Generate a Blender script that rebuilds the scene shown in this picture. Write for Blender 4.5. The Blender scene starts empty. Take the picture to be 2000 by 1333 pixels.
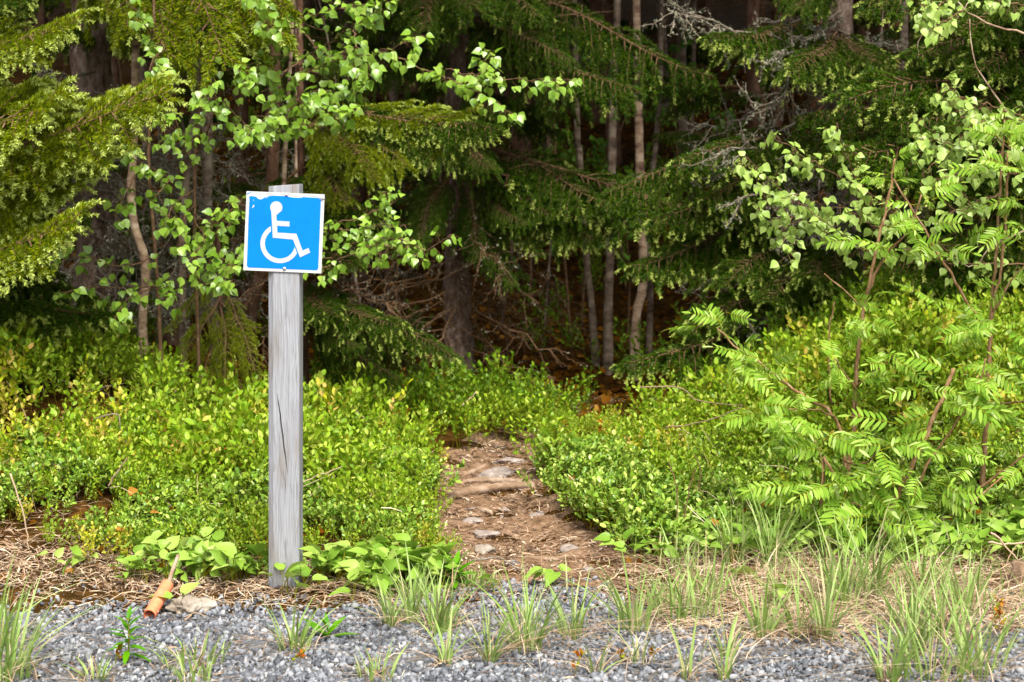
import bpy, bmesh, math, random
import numpy as np
from mathutils import Vector, Matrix

C = bpy.context.scene
COL = C.collection
R = math.radians
rng = np.random.default_rng(7)
random.seed(7)

# ------------------------------------------------------------------ camera
CAMY, CAMZ, F, HOR = -5.5, 1.35, 3333.3, 337.0     # camera place, focal length and horizon of the photo in its pixels
cd = bpy.data.cameras.new('camera'); cam = bpy.data.objects.new('camera', cd); COL.objects.link(cam)
cam.location = (0, CAMY, CAMZ); cam.rotation_euler = (R(90), 0, 0)
cd.lens = 60; cd.sensor_width = 36; cd.shift_y = -(666.5 - HOR) / 2000.0
cd.clip_end = 300; cd.clip_start = 0.05
cd.dof.use_dof = True; cd.dof.focus_distance = 5.6; cd.dof.aperture_fstop = 5.6
C.camera = cam
# ------------------------------------------------------------------ world, sun, exposure
SUN_EL, SUN_AZ = R(56), R(164)                      # azimuth clockwise from +Y: behind the camera, a little to its right
w = bpy.data.worlds.new('World'); C.world = w; w.use_nodes = True
nt = w.node_tree; bg = nt.nodes['Background']
sky = nt.nodes.new('ShaderNodeTexSky'); sky.sky_type = 'NISHITA'; sky.sun_disc = False
sky.sun_elevation = SUN_EL; sky.sun_rotation = SUN_AZ; sky.dust_density = 4; sky.air_density = 1.0
hs = nt.nodes.new('ShaderNodeHueSaturation'); hs.inputs['Saturation'].default_value = 0.2
nt.links.new(sky.outputs[0], hs.inputs['Color']); nt.links.new(hs.outputs[0], bg.inputs[0])
bg.inputs[1].default_value = 0.115
sd = bpy.data.lights.new('sun', 'SUN'); so = bpy.data.objects.new('sun', sd); COL.objects.link(so)
sd.energy = 2.05; sd.angle = R(20); sd.color = (1, .965, .90)
dsun = Vector((math.sin(SUN_AZ) * math.cos(SUN_EL), math.cos(SUN_AZ) * math.cos(SUN_EL), math.sin(SUN_EL)))
so.rotation_euler = dsun.to_track_quat('Z', 'Y').to_euler(); so.location = dsun * 30
C.view_settings.view_transform = 'Standard'; C.view_settings.look = 'None'
C.view_settings.exposure = 1.66; C.view_settings.gamma = 1
C.render.engine = 'CYCLES'
cy = C.cycles
cy.max_bounces = 6; cy.diffuse_bounces = 3; cy.glossy_bounces = 2; cy.transmission_bounces = 4; cy.transparent_max_bounces = 4
cy.use_denoising = True
try:
    cy.denoiser = 'OPENIMAGEDENOISE'; cy.denoising_prefilter = 'ACCURATE'; cy.denoising_input_passes = 'RGB_ALBEDO_NORMAL'
except Exception: pass
cy.caustics_reflective = False; cy.caustics_refractive = False
C.render.use_persistent_data = False

# ------------------------------------------------------------------ helpers
def P(px, py, Y):
    d = Y - CAMY
    return np.array(((px - 1000) / F * d, Y, CAMZ - (py - HOR) / F * d))

def smooth(x):
    x = np.clip(x, 0, 1); return x * x * (3 - 2 * x)

def wob(x, y, s=1.0, seed=0.0):
    a = np.sin(x * 1.7 * s + seed + 1.3 * np.sin(y * 1.1 * s + seed * 2)) + np.sin(y * 2.3 * s + 1.7 * np.sin(x * .9 * s + seed))
    b = np.sin(x * 4.1 * s + y * 2.7 * s + seed * 3) + np.sin(y * 5.3 * s - x * 3.1 * s + seed)
    return (a + .5 * b) / 3.0

def pathc(Y):  # centre line of the path
    return np.interp(Y, [-.3, .3, .7, 1.1, 1.55, 2.1, 2.45, 3, 4, 6], [.12, .11, .08, -.045, -.095, -.075, -.024, .12, .48, .9])
def pathw(Y):  # half width
    return np.interp(Y, [-.3, .3, .7, 1.1, 1.55, 2.1, 2.45, 3, 4, 6], [.42, .30, .25, .205, .185, .155, .10, .10, .18, .2])

def H(X, Y):
    X = np.asarray(X, float); Y = np.asarray(Y, float)
    z = .10 * smooth((Y - .1) / 2.2)
    z = z + .31 * smooth((-X - .95) / 1.25) * smooth((Y - .55) / 1.7) * (1 - .35 * smooth((Y - 3.2) / 2))
    z = z + .10 * smooth((-X - 1.2) / .4) * smooth((Y - .5) / .35) * (1 - smooth((Y - 1.5) / 2))
    z = z + .44 * smooth((X - .82) / 1.05) * smooth((Y - .45) / 2.0) * (1 - .3 * smooth((Y - 3.6) / 2))
    z = z + .26 * np.maximum(0, Y - 5.2) * smooth((Y - 4.2) / 3)
    k = smooth((Y - .1) / .8)
    z = z + k * .035 * wob(X, Y, 2.2, 1) + smooth((Y - 4) / 3) * .14 * wob(X, Y, .8, 4)
    # worn hollow of the path
    z = z - .05 * np.exp(-((X - pathc(Y)) / (pathw(Y) + .06)) ** 2) * smooth((Y - .2) / .6)
    return z
def HZ(x, y): return float(H(x, y))
def G(px, py, it=25):
    """ground point seen at a photo pixel"""
    for d in np.arange(3.8, 26, .02):
        p = P(px, py, d + CAMY)
        if p[2] <= H(p[0], p[1]): return p
    return p

def norm(a): return a / (np.linalg.norm(a, axis=-1, keepdims=True) + 1e-12)

class Acc:
    def __init__(s): s.V = []; s.T = []; s.Q = []; s.mt = []; s.mq = []; s.n = 0
    def add(s, V, tris=None, quads=None, mat=0):
        V = np.asarray(V, float).reshape(-1, 3)
        if tris is not None and len(tris):
            t = np.asarray(tris, int).reshape(-1, 3); s.T.append(t + s.n); s.mt.append(np.full(len(t), mat) if np.isscalar(mat) else mat)
        if quads is not None and len(quads):
            q = np.asarray(quads, int).reshape(-1, 4); s.Q.append(q + s.n); s.mq.append(np.full(len(q), mat))
        s.V.append(V); s.n += len(V)
    def arrays(s):
        V = np.concatenate(s.V) if s.V else np.zeros((0, 3))
        T = np.concatenate(s.T) if s.T else np.zeros((0, 3), int)
        Q = np.concatenate(s.Q) if s.Q else np.zeros((0, 4), int)
        mt = np.concatenate(s.mt) if s.mt else np.zeros(0, int); mq = np.concatenate(s.mq) if s.mq else np.zeros(0, int)
        return V, T, Q, mt, mq
    def inst(s, proto, M, T, mat=None):
        """proto arrays copied by k 3x3 matrices M and translations T"""
        V, Tr, Q, mt, mq = proto
        k = len(T); n = len(V)
        VV = np.einsum('kij,nj->kni', M, V) + T[:, None, :]
        off = (np.arange(k) * n)[:, None, None]
        if len(Tr): s.T.append((Tr[None] + off).reshape(-1, 3) + s.n); s.mt.append(np.tile(mt if mat is None else np.full(len(mt), mat), k))
        if len(Q): s.Q.append((Q[None] + off).reshape(-1, 4) + s.n); s.mq.append(np.tile(mq if mat is None else np.full(len(mq), mat), k))
        s.V.append(VV.reshape(-1, 3)); s.n += k * n
    def tube(s, pts, rad, sides=6, mat=0, cap=True):
        pts = np.asarray(pts, float); n = len(pts); rad = np.broadcast_to(np.asarray(rad, float), (n,))
        tan = norm(np.gradient(pts, axis=0))
        ref = np.array((0, 0, 1.)) if abs(tan[:, 2]).mean() < .7 else np.array((1., 0, 0))
        a = norm(np.cross(tan, ref)); b = np.cross(tan, a)
        th = np.arange(sides) * 2 * math.pi / sides
        V = pts[:, None] + rad[:, None, None] * (a[:, None] * np.cos(th)[None, :, None] + b[:, None] * np.sin(th)[None, :, None])
        i = np.arange(n - 1)[:, None] * sides; j = np.arange(sides)[None]; j2 = (j + 1) % sides
        Q = np.stack(np.broadcast_arrays(i + j, i + j2, i + sides + j2, i + sides + j), -1).reshape(-1, 4)
        V = V.reshape(-1, 3)
        T = None
        if cap:
            V = np.concatenate([V, pts[:1], pts[-1:]]); c0, c1 = n * sides, n * sides + 1
            T = [(c0, (k + 1) % sides, k) for k in range(sides)] + [(c1, (n - 1) * sides + k, (n - 1) * sides + (k + 1) % sides) for k in range(sides)]
        s.add(V, T, Q, mat)

def mesh_from(name, acc, mats, origin=None, smooth_=False):
    V, T, Q, mt, mq = acc.arrays() if isinstance(acc, Acc) else acc
    if origin is not None: V = V - np.asarray(origin)
    me = bpy.data.meshes.new(name)
    me.vertices.add(len(V)); me.vertices.foreach_set('co', V.astype(np.float32).ravel())
    nl = 3 * len(T) + 4 * len(Q)
    me.loops.add(nl); me.loops.foreach_set('vertex_index', np.concatenate([T.ravel(), Q.ravel()]).astype(np.int32))
    me.polygons.add(len(T) + len(Q))
    ls = np.concatenate([np.arange(len(T)) * 3, 3 * len(T) + np.arange(len(Q)) * 4]).astype(np.int32)
    me.polygons.foreach_set('loop_start', ls)
    me.polygons.foreach_set('material_index', np.concatenate([mt, mq]).astype(np.int32))
    if smooth_: me.polygons.foreach_set('use_smooth', np.ones(len(ls), bool))
    for m in mats: me.materials.append(m)
    me.update(calc_edges=True)
    return me
def link(name, me, parent=None, loc=(0, 0, 0)):
    o = bpy.data.objects.new(name, me); COL.objects.link(o); o.location = Vector([float(v) for v in loc])
    if parent: o.parent = parent
    return o
def build(name, acc, mats, parent=None, origin=None, smooth_=False):
    """origin: world point that becomes the mesh origin (the parent Empty stands there too)"""
    if not isinstance(mats, (list, tuple)): mats = [mats]
    me = mesh_from(name, acc, mats, origin, smooth_)
    return link(name, me, parent, (0, 0, 0) if (parent or origin is None) else origin)
def tag(o, label=None, cat=None, group=None, kind=None):
    if label: o['label'] = label
    if cat: o['category'] = cat
    if group: o['group'] = group
    if kind: o['kind'] = kind
    return o
def thing(name, loc, label, cat, group=None):
    o = bpy.data.objects.new(name, None); COL.objects.link(o); o.location = Vector([float(v) for v in loc]); o.empty_display_size = .1
    return tag(o, label, cat, group)

def frames(d, n):
    """matrices whose columns are side, direction, normal"""
    d = norm(d); s = norm(np.cross(d, n)); n2 = np.cross(s, d)
    return np.stack([s, d, n2], -1)
def randunit(k, r=None):
    return norm((r or rng).normal(size=(k, 3)))
def rotz(a):
    c, s_ = np.cos(a), np.sin(a); z = np.zeros_like(a); o = np.ones_like(a)
    return np.stack([np.stack([c, -s_, z], -1), np.stack([s_, c, z], -1), np.stack([z, z, o], -1)], -2)
def tiltm(ax, ay):
    """small tilts"""
    k = len(ax); M = np.tile(np.eye(3), (k, 1, 1)); M[:, 0, 2] = ax; M[:, 1, 2] = ay; M[:, 2, 0] = -ax; M[:, 2, 1] = -ay
    return M
def spline(pts, n):
    pts = np.asarray(pts, float); m = len(pts)
    if m == 2: return pts[0] + (pts[1] - pts[0]) * np.linspace(0, 1, n)[:, None]
    t = np.linspace(0, m - 1 - 1e-6, n); i = t.astype(int); u = (t - i)[:, None]
    p = lambda k: pts[np.clip(k, 0, m - 1)]
    a, b, c, d = p(i - 1), p(i), p(i + 1), p(i + 2)
    return .5 * (2 * b + (c - a) * u + (2 * a - 5 * b + 4 * c - d) * u ** 2 + (3 * b - a - 3 * c + d) * u ** 3)

# ------------------------------------------------------------------ materials
def newmat(name):
    m = bpy.data.materials.new(name); m.use_nodes = True; SATK[0] = SOFT.get(name, 1.45)
    return m, m.node_tree.nodes, m.node_tree.links, m.node_tree.nodes['Principled BSDF']
SATK = [1.45]
SOFT = {'bilberry_leaf': 1.1, 'bilberry_leaf_bronze': 1.1, 'bilberry_leaf_shaded': 1.1, 'spruce_needle': 1.3, 'birch_leaf_shaded': 1.15, 'rowan_leaf': 1.08, 'birch_leaf': 1.05, 'birch_leaf_pale': 1.0, 'grass_blade': 1.1, 'dry_straw': .92, 'broad_leaf': 1.15, 'lingonberry_leaf': 1.2, 'orange_plastic': 1.0, 'path_duff': 1.25, 'duff_chip': 1.1, 'path_rock': 1.1, 'pale_rock': 1.1, 'worn_root': 1.2, 'young_needle_sunlit': 1.2, 'spruce_new_shoot': 1.0}
def sat(c):
    k = SATK[0]
    l = .25 * c[0] + .65 * c[1] + .10 * c[2]
    return tuple(min(1, max(.0015, l + (v - l) * k)) for v in c)
def ramp(N, cols):
    r = N.new('ShaderNodeValToRGB'); e = r.color_ramp.elements
    while len(e) < len(cols): e.new(.5)
    for k, (p_, c_) in enumerate(cols): e[k].position = p_; e[k].color = (*sat(c_), 1)
    return r
def leafmat(name, cols, trans=.3, rough=.5, spec=.3, noise=0):
    """one colour per leaf, drawn from the ramp; some light passes through"""
    m, N, L, b = newmat(name)
    g = N.new('ShaderNodeNewGeometry'); r = ramp(N, cols); L.new(g.outputs['Random Per Island'], r.inputs[0])
    L.new(r.outputs[0], b.inputs['Base Color']); b.inputs['Roughness'].default_value = rough
    b.inputs['Specular IOR Level'].default_value = spec * .5
    t = N.new('ShaderNodeBsdfTranslucent'); L.new(r.outputs[0], t.inputs[0])
    mx = N.new('ShaderNodeMixShader'); mx.inputs[0].default_value = trans
    L.new(b.outputs[0], mx.inputs[1]); L.new(t.outputs[0], mx.inputs[2])
    L.new(mx.outputs[0], N['Material Output'].inputs[0])
    return m
def noisemat(name, cols, scale=8, detail=8, rough=.9, bump=.3, stretch=(1, 1, 1), bscale=None, island=0, spec=.05, dist=.01, bdist=0.0):
    m, N, L, b = newmat(name)
    tc = N.new('ShaderNodeTexCoord'); mp = N.new('ShaderNodeMapping'); mp.inputs['Scale'].default_value = stretch
    L.new(tc.outputs['Object'], mp.inputs[0])
    n = N.new('ShaderNodeTexNoise'); n.inputs['Scale'].default_value = scale; n.inputs['Detail'].default_value = detail
    n.inputs['Roughness'].default_value = .65; n.inputs['Distortion'].default_value = bdist
    L.new(mp.outputs[0], n.inputs['Vector'])
    r = ramp(N, cols); src = n.outputs['Fac']
    if island:
        g = N.new('ShaderNodeNewGeometry'); mm = N.new('ShaderNodeMix'); mm.inputs[0].default_value = island
        L.new(n.outputs['Fac'], mm.inputs[2]); L.new(g.outputs['Random Per Island'], mm.inputs[3]); src = mm.outputs[0]
    L.new(src, r.inputs[0]); L.new(r.outputs[0], b.inputs['Base Color'])
    b.inputs['Roughness'].default_value = rough; b.inputs['Specular IOR Level'].default_value = spec
    if bump:
        n2 = N.new('ShaderNodeTexNoise'); n2.inputs['Scale'].default_value = bscale or scale * 3; n2.inputs['Detail'].default_value = 6
        L.new(mp.outputs[0], n2.inputs['Vector'])
        bp = N.new('ShaderNodeBump'); bp.inputs['Strength'].default_value = bump; bp.inputs['Distance'].default_value = dist
        L.new(n2.outputs['Fac'], bp.inputs['Height']); L.new(bp.outputs[0], b.inputs['Normal'])
    return m

M = {}
M['gravel_base'] = noisemat('gravel_bed', [(.3, (.05, .045, .042)), (.5, (.11, .105, .10)), (.7, (.22, .21, .205))], 70, 4, .95, 1, bscale=90, dist=.012)
M['stone'] = noisemat('gravel_stone', [(.1, (.042, .044, .049)), (.4, (.105, .109, .117)), (.75, (.19, .194, .203)), (.92, (.31, .31, .31)), (1, (.50, .485, .46))], 60, 4, .75, .4, island=.8, dist=.002, spec=.35)
M['soil'] = noisemat('forest_soil', [(.25, (.016, .0095, .0045)), (.5, (.042, .024, .011)), (.62, (.08, .044, .020)), (.8, (.14, .085, .042))], 14, 10, .95, .9, bscale=45, dist=.03)
M['path'] = noisemat('path_duff', [(.28, (.045, .03, .02)), (.45, (.14, .09, .058)), (.6, (.22, .15, .105)), (.78, (.37, .29, .22))], 22, 10, .95, .9, bscale=60, dist=.02)
M['needle'] = leafmat('spruce_needle', [(0, (.016, .036, .005)), (.5, (.036, .068, .008)), (1, (.08, .115, .014))], .2, .5, .25)
M['needle_sunlit'] = leafmat('young_needle_sunlit', [(0, (.052, .086, .008)), (.5, (.13, .17, .012)), (1, (.26, .28, .022))], .25, .5, .25)  # yellow-green new growth, with the sunlight on these boughs put into the colour
M['tip'] = leafmat('spruce_new_shoot', [(0, (.30, .38, .05)), (1, (.48, .54, .14))], .25, .5, .25)
M['birchleaf'] = leafmat('birch_leaf', [(0, (.12, .22, .022)), (.5, (.18, .30, .035)), (1, (.26, .38, .06))], .3, .33, .9)
M['birchleaf_pale'] = leafmat('birch_leaf_pale', [(0, (.20, .30, .045)), (.5, (.28, .40, .07)), (1, (.36, .47, .12))], .33, .36, .7)
M['rowanleaf'] = leafmat('rowan_leaf', [(0, (.13, .24, .03)), (.5, (.21, .34, .05)), (.85, (.30, .42, .085)), (1, (.38, .48, .18))], .4, .65, .15)
M['bilberry'] = leafmat('bilberry_leaf', [(0, (.11, .20, .020)), (.35, (.19, .30, .032)), (.75, (.28, .38, .048)), (1, (.40, .45, .10))], .33, .42, .35)
M['bilberry_red'] = leafmat('bilberry_leaf_bronze', [(0, (.26, .31, .03)), (.4, (.40, .42, .05)), (.75, (.50, .43, .10)), (1, (.52, .33, .12))], .33, .42, .35)
M['bilberry_shaded'] = leafmat('bilberry_leaf_shaded', [(0, (.055, .115, .013)), (.5, (.115, .20, .022)), (1, (.20, .30, .035))], .3, .42, .35)  # darker copy of the bilberry leaf; shade is put into the colour
M['lingon'] = leafmat('lingonberry_leaf', [(0, (.09, .16, .035)), (.5, (.16, .25, .05)), (.85, (.28, .37, .10)), (1, (.42, .46, .16))], .15, .3, .5)
M['lily'] = leafmat('broad_leaf', [(0, (.13, .23, .04)), (.5, (.22, .33, .07)), (1, (.34, .43, .13))], .33, .4, .4)
M['grass'] = leafmat('grass_blade', [(0, (.16, .24, .06)), (.5, (.24, .34, .10)), (.88, (.34, .42, .17)), (1, (.42, .33, .22))], .3, .5, .3)
M['straw'] = leafmat('dry_straw', [(0, (.22, .12, .06)), (.35, (.36, .23, .13)), (.75, (.50, .37, .23)), (1, (.66, .54, .38))], .15, .7, .2)
M['deadleaf'] = leafmat('dead_leaf', [(0, (.035, .017, .008)), (.5, (.09, .044, .018)), (.85, (.16, .08, .034)), (1, (.25, .15, .07))], .1, .9, .04)
M['chip'] = leafmat('duff_chip', [(0, (.05, .03, .02)), (.45, (.17, .105, .065)), (.8, (.32, .22, .145)), (1, (.52, .43, .32))], .05, .8, .2)
M['moss'] = leafmat('moss_green', [(0, (.05, .07, .012)), (1, (.11, .14, .02))], .2, .7, .1)
M['twig'] = noisemat('twig_bark', [(.3, (.06, .04, .028)), (.6, (.14, .095, .065)), (.8, (.26, .19, .14))], 40, 5, .85, .3, dist=.002)
M['twig_red'] = noisemat('rowan_bark', [(.3, (.12, .075, .045)), (.55, (.22, .15, .10)), (.75, (.36, .28, .21))], 60, 5, .7, .3, dist=.002, stretch=(1, 1, .5))
M['deadwood'] = noisemat('dead_twig', [(.3, (.08, .065, .05)), (.5, (.16, .135, .11)), (.75, (.28, .26, .23))], 30, 5, .9, .4, dist=.002)
M['lichen'] = leafmat('grey_lichen', [(0, (.09, .09, .07)), (1, (.21, .21, .165))], .1, .9, .1)
M['spruce_bark'] = noisemat('spruce_bark', [(.28, (.05, .036, .028)), (.46, (.14, .105, .085)), (.6, (.24, .19, .16)), (.78, (.40, .36, .32))], 26, 8, .95, 1, stretch=(1, 1, .55), bscale=34, dist=.03)
M['brown_bark'] = noisemat('brown_bark', [(.3, (.04, .025, .018)), (.5, (.095, .06, .044)), (.75, (.19, .135, .105))], 20, 8, .95, .8, stretch=(1, 1, .4), dist=.015)
M['pine_bark'] = noisemat('pine_bark', [(.3, (.07, .036, .025)), (.5, (.16, .085, .055)), (.75, (.27, .16, .11))], 16, 8, .95, .8, stretch=(1, 1, .5), dist=.015)
M['birch_bark'] = noisemat('birch_bark', [(.32, (.04, .028, .022)), (.42, (.15, .105, .08)), (.55, (.30, .235, .18)), (.75, (.48, .41, .35))], 14, 8, .75, .5, stretch=(.6, .6, 1.5), bscale=40, dist=.006)
M['grey_bark'] = noisemat('grey_bark', [(.32, (.035, .028, .022)), (.48, (.12, .095, .075)), (.7, (.27, .23, .19))], 16, 8, .85, .6, stretch=(.7, .7, 1.2), bscale=40, dist=.006)
M['rock'] = noisemat('pale_rock', [(.25, (.11, .085, .062)), (.5, (.235, .20, .16)), (.75, (.36, .33, .285))], 18, 9, .9, .7, bscale=50, dist=.006)
M['slab'] = noisemat('path_rock', [(.25, (.11, .085, .068)), (.5, (.23, .19, .165)), (.75, (.37, .325, .29))], 20, 9, .9, .7, bscale=50, dist=.005, stretch=(1, 1, 2))
M['root'] = noisemat('worn_root', [(.3, (.12, .08, .05)), (.5, (.22, .155, .11)), (.75, (.36, .29, .23))], 14, 8, .85, .6, stretch=(.3, 1, 1), bscale=60, dist=.005)

# ------------------------------------------------------------------ setting: ground, gravel lot, path
def sheet(name, xs, ys, zf, mat, label=None):
    X, Y = np.meshgrid(xs, ys); Z = zf(X, Y)
    V = np.stack([X, Y, Z], -1).reshape(-1, 3); nx, ny = len(xs), len(ys)
    i = (np.arange(ny - 1)[:, None] * nx + np.arange(nx - 1)[None]).reshape(-1)
    a = Acc(); a.add(V, None, np.stack([i, i + 1, i + nx + 1, i + nx], -1))
    o = build(name, a, M[mat], smooth_=True); o['kind'] = 'structure'
    return o
xs = np.concatenate([[-60, -40, -25, -16], np.arange(-11, -3, .4), np.arange(-3, 3, .05), np.arange(3, 11.1, .4), [16, 25, 40, 60]])
ys = np.concatenate([[-60, -30, -15, -8, -4, -2], np.arange(-1.5, 4.5, .05), np.arange(4.5, 16, .2), np.arange(16, 40, 1.), [60]])
sheet('ground', xs, ys, H, 'soil')
sheet('gravel_lot', np.concatenate([[-60, -30, -10], np.arange(-4, 4.1, .1), [10, 30, 60]]),
      np.concatenate([[-60, -30, -12, -6], np.arange(-3, .01, .1)]),
      lambda X, Y: H(X, Y) + .004 - .02 * smooth((Y + .35 + .1 * wob(X, Y, 2, 3)) / .25), 'gravel_base')
# path: a strip draped over the ground
ty = np.arange(.02, 3.0, .025); tu = np.linspace(-1, 1, 31)
YY, UU = np.meshgrid(ty, tu, indexing='ij'); XX = pathc(YY) + UU * (pathw(YY) * 1.25 + .06 + .05 * wob(UU, YY, 3, 2))
ZZ = H(XX, YY) + .006 * (1 - UU ** 4) - .004 * UU ** 4 + .012 * wob(XX, YY, 9, 5) + .007 * wob(XX, YY, 21, 6)
a = Acc(); n_ = len(tu); i = (np.arange(len(ty) - 1)[:, None] * n_ + np.arange(n_ - 1)[None]).reshape(-1)
a.add(np.stack([XX, YY, ZZ], -1).reshape(-1, 3), None, np.stack([i, i + 1, i + n_ + 1, i + n_], -1))
o = build('path', a, M['path'], smooth_=True); o['kind'] = 'structure'

# ------------------------------------------------------------------ signpost
def signpost():
    px = P(554, 1160, 0)[0]
    root = thing('signpost', (px, 0, 0), 'weathered grey wooden post carrying a blue and white wheelchair parking sign', 'signpost')
    mpp = 5.5 / F
    wd = 61 * mpp; dp = wd
    top = 1.35 - (362 - HOR) * mpp
    bm = bmesh.new()
    h = wd / 2; c = .017
    prof = [(-h + c, 0), (h - .003, 0), (h, .003), (h, dp - .004), (h - .004, dp), (-h + .004, dp), (-h, dp - .004), (-h, c * .8)]
    levels = [-.15, 0, .4, .8, 1.1, top - .004, top]
    rings = []
    for k, z in enumerate(levels):
        s = .985 if k == len(levels) - 1 else 1
        rings.append([bm.verts.new((x * s, (y - dp / 2) * s + dp / 2, z + (.004 * x / h if k == len(levels) - 1 else 0))) for x, y in prof])
    m = len(prof)
    for r0, r1 in zip(rings, rings[1:]):
        for k in range(m): bm.faces.new((r0[k], r0[(k + 1) % m], r1[(k + 1) % m], r1[k]))
    bm.faces.new(rings[-1]); bm.faces.new(rings[0][::-1])
    me = bpy.data.meshes.new('post'); bm.to_mesh(me); bm.free()
    # weathered timber
    m_, N, L, b = newmat('weathered_timber')
    tc = N.new('ShaderNodeTexCoord'); sep = N.new('ShaderNodeSeparateXYZ'); L.new(tc.outputs['Object'], sep.inputs[0])
    # grain lines bend round the knot by a noise warp
    nz = N.new('ShaderNodeTexNoise'); nz.inputs['Scale'].default_value = 3.2; nz.inputs['Detail'].default_value = 2
    mp0 = N.new('ShaderNodeMapping'); mp0.inputs['Scale'].default_value = (3, 3, 1.1); L.new(tc.outputs['Object'], mp0.inputs[0]); L.new(mp0.outputs[0], nz.inputs[0])
    va = N.new('ShaderNodeVectorMath'); va.operation = 'MULTIPLY_ADD'; va.inputs[1].default_value = (.03, .03, 0); L.new(nz.outputs['Color'], va.inputs[0]); L.new(tc.outputs['Object'], va.inputs[2])
    mp = N.new('ShaderNodeMapping'); mp.inputs['Scale'].default_value = (210, 210, 2.6); L.new(va.outputs[0], mp.inputs[0])
    g = N.new('ShaderNodeTexNoise'); g.inputs['Scale'].default_value = 1.6; g.inputs['Detail'].default_value = 5; L.new(mp.outputs[0], g.inputs[0])
    r = ramp(N, [(.25, (.11, .108, .106)), (.42, (.215, .215, .218)), (.6, (.275, .278, .288)), (.8, (.34, .343, .356))]); L.new(g.outputs[0], r.inputs[0])
    n2 = N.new('ShaderNodeTexNoise'); n2.inputs['Scale'].default_value = 1.0; n2.inputs['Detail'].default_value = 4
    mp2 = N.new('ShaderNodeMapping'); mp2.inputs['Scale'].default_value = (22, 22, 3.5); L.new(tc.outputs['Object'], mp2.inputs[0]); L.new(mp2.outputs[0], n2.inputs[0])
    r2 = ramp(N, [(.3, (.72, .66, .60)), (.5, (.95, .95, .96)), (.7, (1.08, 1.07, 1.06))]); L.new(n2.outputs[0], r2.inputs[0])
    mx = N.new('ShaderNodeMix'); mx.data_type = 'RGBA'; mx.blend_type = 'MULTIPLY'; mx.inputs[0].default_value = 1
    L.new(r.outputs[0], mx.inputs[6]); L.new(r2.outputs[0], mx.inputs[7]); L.new(mx.outputs[2], b.inputs['Base Color'])
    b.inputs['Roughness'].default_value = .85; b.inputs['Specular IOR Level'].default_value = .2
    bp = N.new('ShaderNodeBump'); bp.inputs['Strength'].default_value = .5; bp.inputs['Distance'].default_value = .0025; L.new(g.outputs[0], bp.inputs['Height']); L.new(bp.outputs[0], b.inputs['Normal'])
    me.materials.append(m_)
    post = link('post', me, root)
    # the long drying cracks are cut into the timber
    cm = bmesh.new()
    def crack(pts, dpt):
        ring = []
        L_ = [((x - 554) * mpp, 1.35 - (y - HOR) * mpp, ww) for x, y, ww in pts]
        vf = []
        for x, z, ww in L_:
            vf.append((cm.verts.new((x - ww, -.002, z)), cm.verts.new((x + ww, -.002, z)), cm.verts.new((x, dpt, z))))
        for p0, p1 in zip(vf, vf[1:]):
            for u, v in ((0, 1), (1, 2), (2, 0)): cm.faces.new((p0[u], p0[v], p1[v], p1[u]))
        cm.faces.new(vf[0][::-1]); cm.faces.new(vf[-1])
    crack([(541, 768, .0004), (544, 790, .0016), (547, 808, .0022), (549, 830, .0024), (552, 850, .0028), (554, 872, .0022), (557, 890, .0022), (559, 905, .0015), (562, 925, .0005)], .03)
    crack([(554, 925, .0003), (557, 945, .0010), (560, 965, .0003)], .012)
    crack([(566, 935, .0002), (568, 955, .0007), (572, 972, .0002)], .01)
    bmesh.ops.recalc_face_normals(cm, faces=cm.faces)
    cme = bpy.data.meshes.new('cut'); cm.to_mesh(cme); cm.free(); co = link('cut', cme); co.location = root.location
    md = post.modifiers.new('cut', 'BOOLEAN'); md.object = co; md.operation = 'DIFFERENCE'; md.solver = 'EXACT'
    bpy.context.view_layer.update()
    new = bpy.data.meshes.new_from_object(post.evaluated_get(bpy.context.evaluated_depsgraph_get()))
    post.modifiers.clear(); post.data = new; bpy.data.objects.remove(co)
    if not new.materials: new.materials.append(m_)
    # ---- the sign: traced in its own plane
    S = mpp / 6.06                                     # metres per unit of the tracing
    th = R(2.4); cx, cyy = 757, 691
    def loc(x, y):
        u, v = x - cx, y - cyy
        return ((u * math.cos(th) + v * math.sin(th)) * S, -(-u * math.sin(th) + v * math.cos(th)) * S)
    def solid(name, polys, y0, y1, mat, parent, rough=.35):
        bm = bmesh.new()
        for pl in polys:
            vs = [bm.verts.new((x, y0, z)) for x, z in pl]
            f = bm.faces.new(vs); f.normal_update()
            ex = bmesh.ops.extrude_face_region(bm, geom=[f])
            for e in ex['geom']:
                if isinstance(e, bmesh.types.BMVert): e.co.y = y1
        bmesh.ops.recalc_face_normals(bm, faces=bm.faces)
        me = bpy.data.meshes.new(name); bm.to_mesh(me); bm.free(); me.materials.append(mat)
        return link(name, me, parent)
    def paint(name, col, rough=.4, dirt=.0):
        m = noisemat(name, [(.25, tuple(.80 * v for v in col)), (.5, col), (.8, tuple(min(1, 1.05 * v) for v in col))], 9, 6, rough, .05, dist=.001, spec=.08)
        return m
    white = paint('sign_white', (.42, .42, .41)); offw = paint('symbol_white', (.385, .385, .38)); blue = paint('sign_blue', (.0, .15, .62), .8)
    cxw, czw = (430 + cx / 6.06 - 554) * mpp, 1.35 - (340 + cyy / 6.06 - HOR) * mpp
    hw, hh = 462 * S, 468 * S
    plate = solid('sign_plate', [[(-hw, -hh), (hw, -hh), (hw, hh), (-hw, hh)]], -.0005, -.0035, white, root)
    plate.location = (cxw, -.001, czw); plate.rotation_euler = (0, th, 0)
    def arc(cx_, cy_, r_, a0, a1, n): return [(cx_ + r_ * math.cos(R(q)), cy_ + r_ * math.sin(R(q))) for q in np.linspace(a0, a1, n)]
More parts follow.
